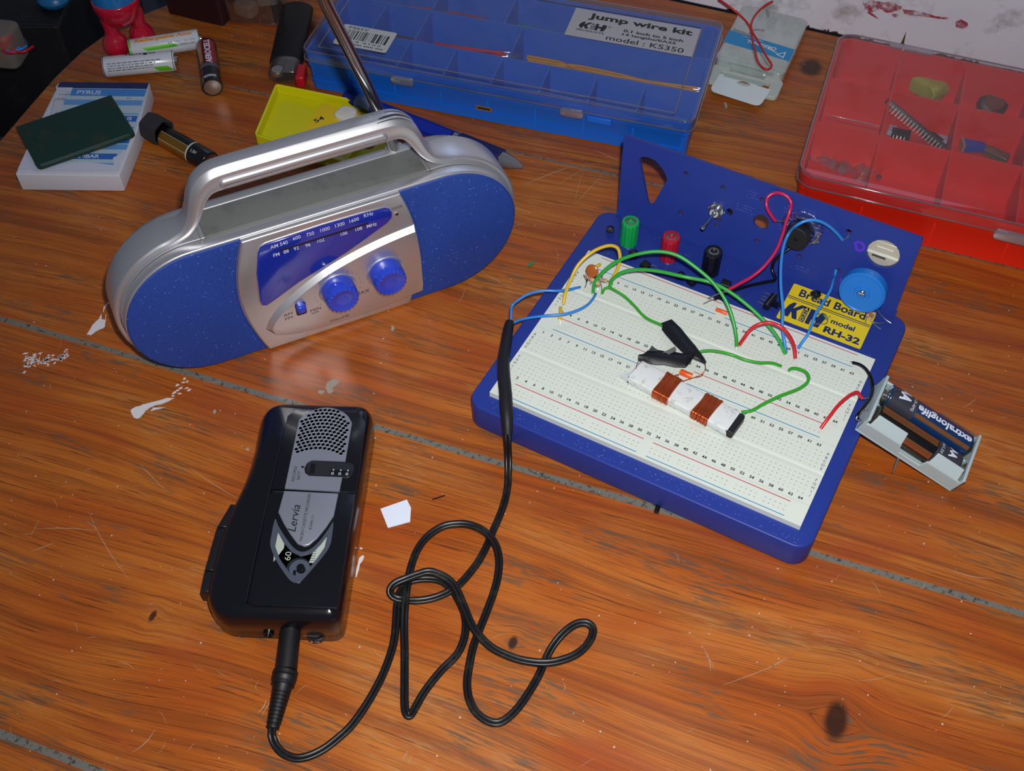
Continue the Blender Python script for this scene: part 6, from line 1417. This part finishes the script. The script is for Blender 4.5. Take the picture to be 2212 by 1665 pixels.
bl_.build('blue_band', [mat('cyan_band', '1A86C0', .4), TXW], fb)
MB().plate(rpoly([(3, 14), (40, 10.5), (38, -10), (1.5, -7)], [1, 1, 5, 5], 4), [circ(21, 9.5, 5, 16, 2.6)[::-1]], 3.3, 3.7, 0).build('card_flap', mat('bright_card', 'D2DEE4', .6), fb)
MB().rbox(6, 34, 11.6, 14.6, 3.75, 4.3, .6).build('slot', mat('frost_grey', '9FB0AC', .4), fb)
MB().sphere((5.8, 68, 10.6), 2.2, 0, 14, None, .5).build('moulded_dot', MLK, fb)
wire('red wire bent in a loop lying on the clear flip box', mat('brick_red_wire', 'B8201E', .35), [(1552, -2, 22), (1575, 14, 20), (1596, 31, 17), (1613, 48, 15), (1622, 65, 13.4), (1625, 85, 12.6), (1631, 110, 12.4), (1636, 130, 12.4), (1645, 144, 12.6), (1656, 150, 12.8), (1665, 146, 12.8), (1666, 138, 12.8), (1655, 121, 12.8), (1640, 93, 13.2), (1625, 68, 14.4), (1623, 52, 15), (1630, 35, 16), (1643, 20, 17.5), (1657, 9, 19), (1669, 3, 20)], 0.8)

# ================================================================== toy figure
ty = thing('toy_figure', 'smooth red toy figure with a blue top standing behind the batteries', 'toy', (-384.5, 115, 0), 45)
TR = mat('toy_red', 'B81232', .22, spec=.5, coat=.3, sss=.05); TBL = mat('toy_blue', '1C70B4', .25, coat=.3)
TI = (T(-384.5, 115, 0) @ RZ(45)).inverted()
fL = TI @ at(251, 97, 8.8); fR = TI @ at(308, 78, 8.8)
hL = TI @ at(229, 34, 33); hR = TI @ at(291, 17, 34)
for f_, h_ in ((fL, hL), (fR, hR)):
    P = smooth_path([Vector((f_.x, f_.y, 5)), Vector((f_.x, f_.y, 9)), f_.lerp(h_, .38) + Vector((0, 0, 0)), f_.lerp(h_, .62), h_, h_ + Vector((0, 0, 3))], 5); n_ = len(P)
    mb = MB(); mb.sphere((f_.x, f_.y, 8.8), 9.0, 0, 24); 
    mb.tube([f_ + (h_ - f_) * t for t in (0.05, .2, .3, .4, .5, .65, .8, .92, 1.0, 1.06)], 4, 18, radii=[8.6, 8.0, 6.6, 5.2, 4.6, 4.6, 4.9, 5.0, 4.4, 2.4]); mb.build('leg', TR, ty, angle=80)
pc_ = TI @ at(256, 22, 34)
MB().lathe([(.01, -17), (6, -16.4), (11, -13.6), (14.6, -8), (16.0, -1), (16.2, 3), (15.6, 4)], 36, 0, T(pc_.x, pc_.y, 41)).build('hips', TR, ty, angle=60)
MB().lathe([(15.4, 2.6), (15.7, 8), (15.2, 16), (13.6, 23), (10.6, 29), (6, 33), (.01, 34.5)], 36, 0, T(pc_.x, pc_.y, 41)).build('top', TBL, ty, angle=60)

# ================================================================== far left and top edge
dc = thing('dark_case', 'black box with dusty top standing on the stool beyond the table edge', 'box', (-526, 170, -175), 28)
MB().rbox(-230, 0, 0, 200, 0, 115, 5, 2).build('body', mat('case_black', '08080B', .6, dirt='2A2A30', dirt_amt=.5, dscale=60), dc)
MB().tube([(-230, 1.5, 115.2), (-2, 1.5, 115.2), (-2, 198, 115.2)], 1.0, 6).build('edge_trim', mat('trim_grey', '1E1E24', .4), dc)
q = at(12, 82, -40); o_ = thing('wired_plug', 'grey plug with red patches and blue and red wires at the far left edge', 'plug', tuple(q), 20)
MB().rbox(-30, 10, -14, 12, -20, 10, 6, 4, 3).build('housing', mat('grey_red_patch', '7A726A', .6, dirt='C81A10', dirt_amt=1.0, dscale=45), o_)
for c, pts in ((WIRE['red'], [(4, 108), (14, 113), (26, 114), (34, 112)]), (WIRE['blue'], [(14, 110), (24, 112), (32, 110), (42, 102)]), (WIRE['red'], [(24, 107), (40, 112), (56, 110), (72, 100)]), (WIRE['blue'], [(36, 108), (48, 105), (58, 99)])):
    MB().tube(smooth_path([(T(*q) @ RZ(20)).inverted() @ at(px, py, -38) for px, py in pts], 5), 1.0, 7).build('wire', c, o_)
solo(MB().sphere((0, 0, 0), 14, 0, 16, None, .6), 'blue_cap', mat('cap_blue', '1F6FA8', .35), 'small round blue cap on the black box at the top edge', 'cap', loc=tuple(at(116, -6, -54)))
solo(MB().tube([tuple(at(36, 64, -50) - at(45, 80, -50)), (0, 0, 0), tuple(at(55, 95, -50) - at(45, 80, -50))], 2.2, 8), 'plastic_strip', mat('strip_blue', '3A4470', .5), 'thin grey-blue strip beside the wired plug', 'strip', loc=tuple(at(45, 80, -50)))
mb_ = thing('maroon_box', 'very dark maroon box at the top edge behind the batteries', 'box', (-391, 163, 0), 8)
MB().rbox(0, 46, 0, 60, .1, 48, 2, 1).build('body', mat('maroon_card', '2A0A12', .5, var=.2), mb_)
cb = thing('clear_container', 'clear plastic tub with grey bits inside at the top edge left of the lighter', 'container', (-347, 171, 0), 22)
CLR = clear_mat('clear_tub', 'E2DCDC', .10, '8A7E7C', .05, .18)
MB().loft([[(x, y, z) for x, y in rrect(k, 44 - k, k, 70 - k, 7, 5)] for k, z in ((3, .3), (1.5, 1.5), (.6, 20), (0, 30))], 0, None, True, False).build('tub', CLR, cb)
rm_ = [(x, y, 30) for x, y in rrect(-1, 45, -1, 71, 8, 5)]; MB().tube(rm_ + [rm_[0]], 1.1, 7).build('rim', RIM, cb)
for i, (x, y, z, c) in enumerate(((14, 16, 5, '8E8880'), (26, 30, 6, '9C968E'), (12, 38, 7, '6A645C'), (30, 50, 7, 'A49E94'), (18, 56, 8, '3E3A36'))):
    solo(MB().rbox(-8, 8, -6, 6, -4, 5, 3, 2.5), 'scrap_piece', mat('scrap_%d' % i, c, .6, var=.4, vscale=80), ('smooth pale', 'broad beige', 'dark grey', 'light grey', 'near black')[i] + ' scrap inside the clear tub', 'scrap', loc=tuple(T(-347, 171, 0) @ RZ(22) @ Vector((x, y, z))), rz=i * 37)
# bit of white paper
P = [at(822, 1100), at(838, 1141), at(886, 1128), at(888, 1098), at(879, 1080)]; c_ = sum(P, Vector()) / 5
L = [(p.x - c_.x, p.y - c_.y) for p in P]
pp = MB().plate(L, [], .2, .6); solo(pp, 'paper_scrap', mat('bright_paper', 'DCE4F4', .6), 'small square of white paper between the recorder and the cord', 'paper', loc=tuple(c_))
random.seed(3)
for px, py, z, c in ((938, 1077, .3, 0), (958, 1071, .3, 0)): pass
solo(MB().tube(smooth_path([tuple(at(934, 1079, .5) - at(945, 1075, .5)), (0, 0, 0), tuple(at(961, 1070, .5) - at(945, 1075, .5))], 4), .35, 5), 'black_thread', BLACKP, 'short black thread lying above the cord loop', 'thread', loc=tuple(at(945, 1075, .5)))
bpy.context.view_layer.update()
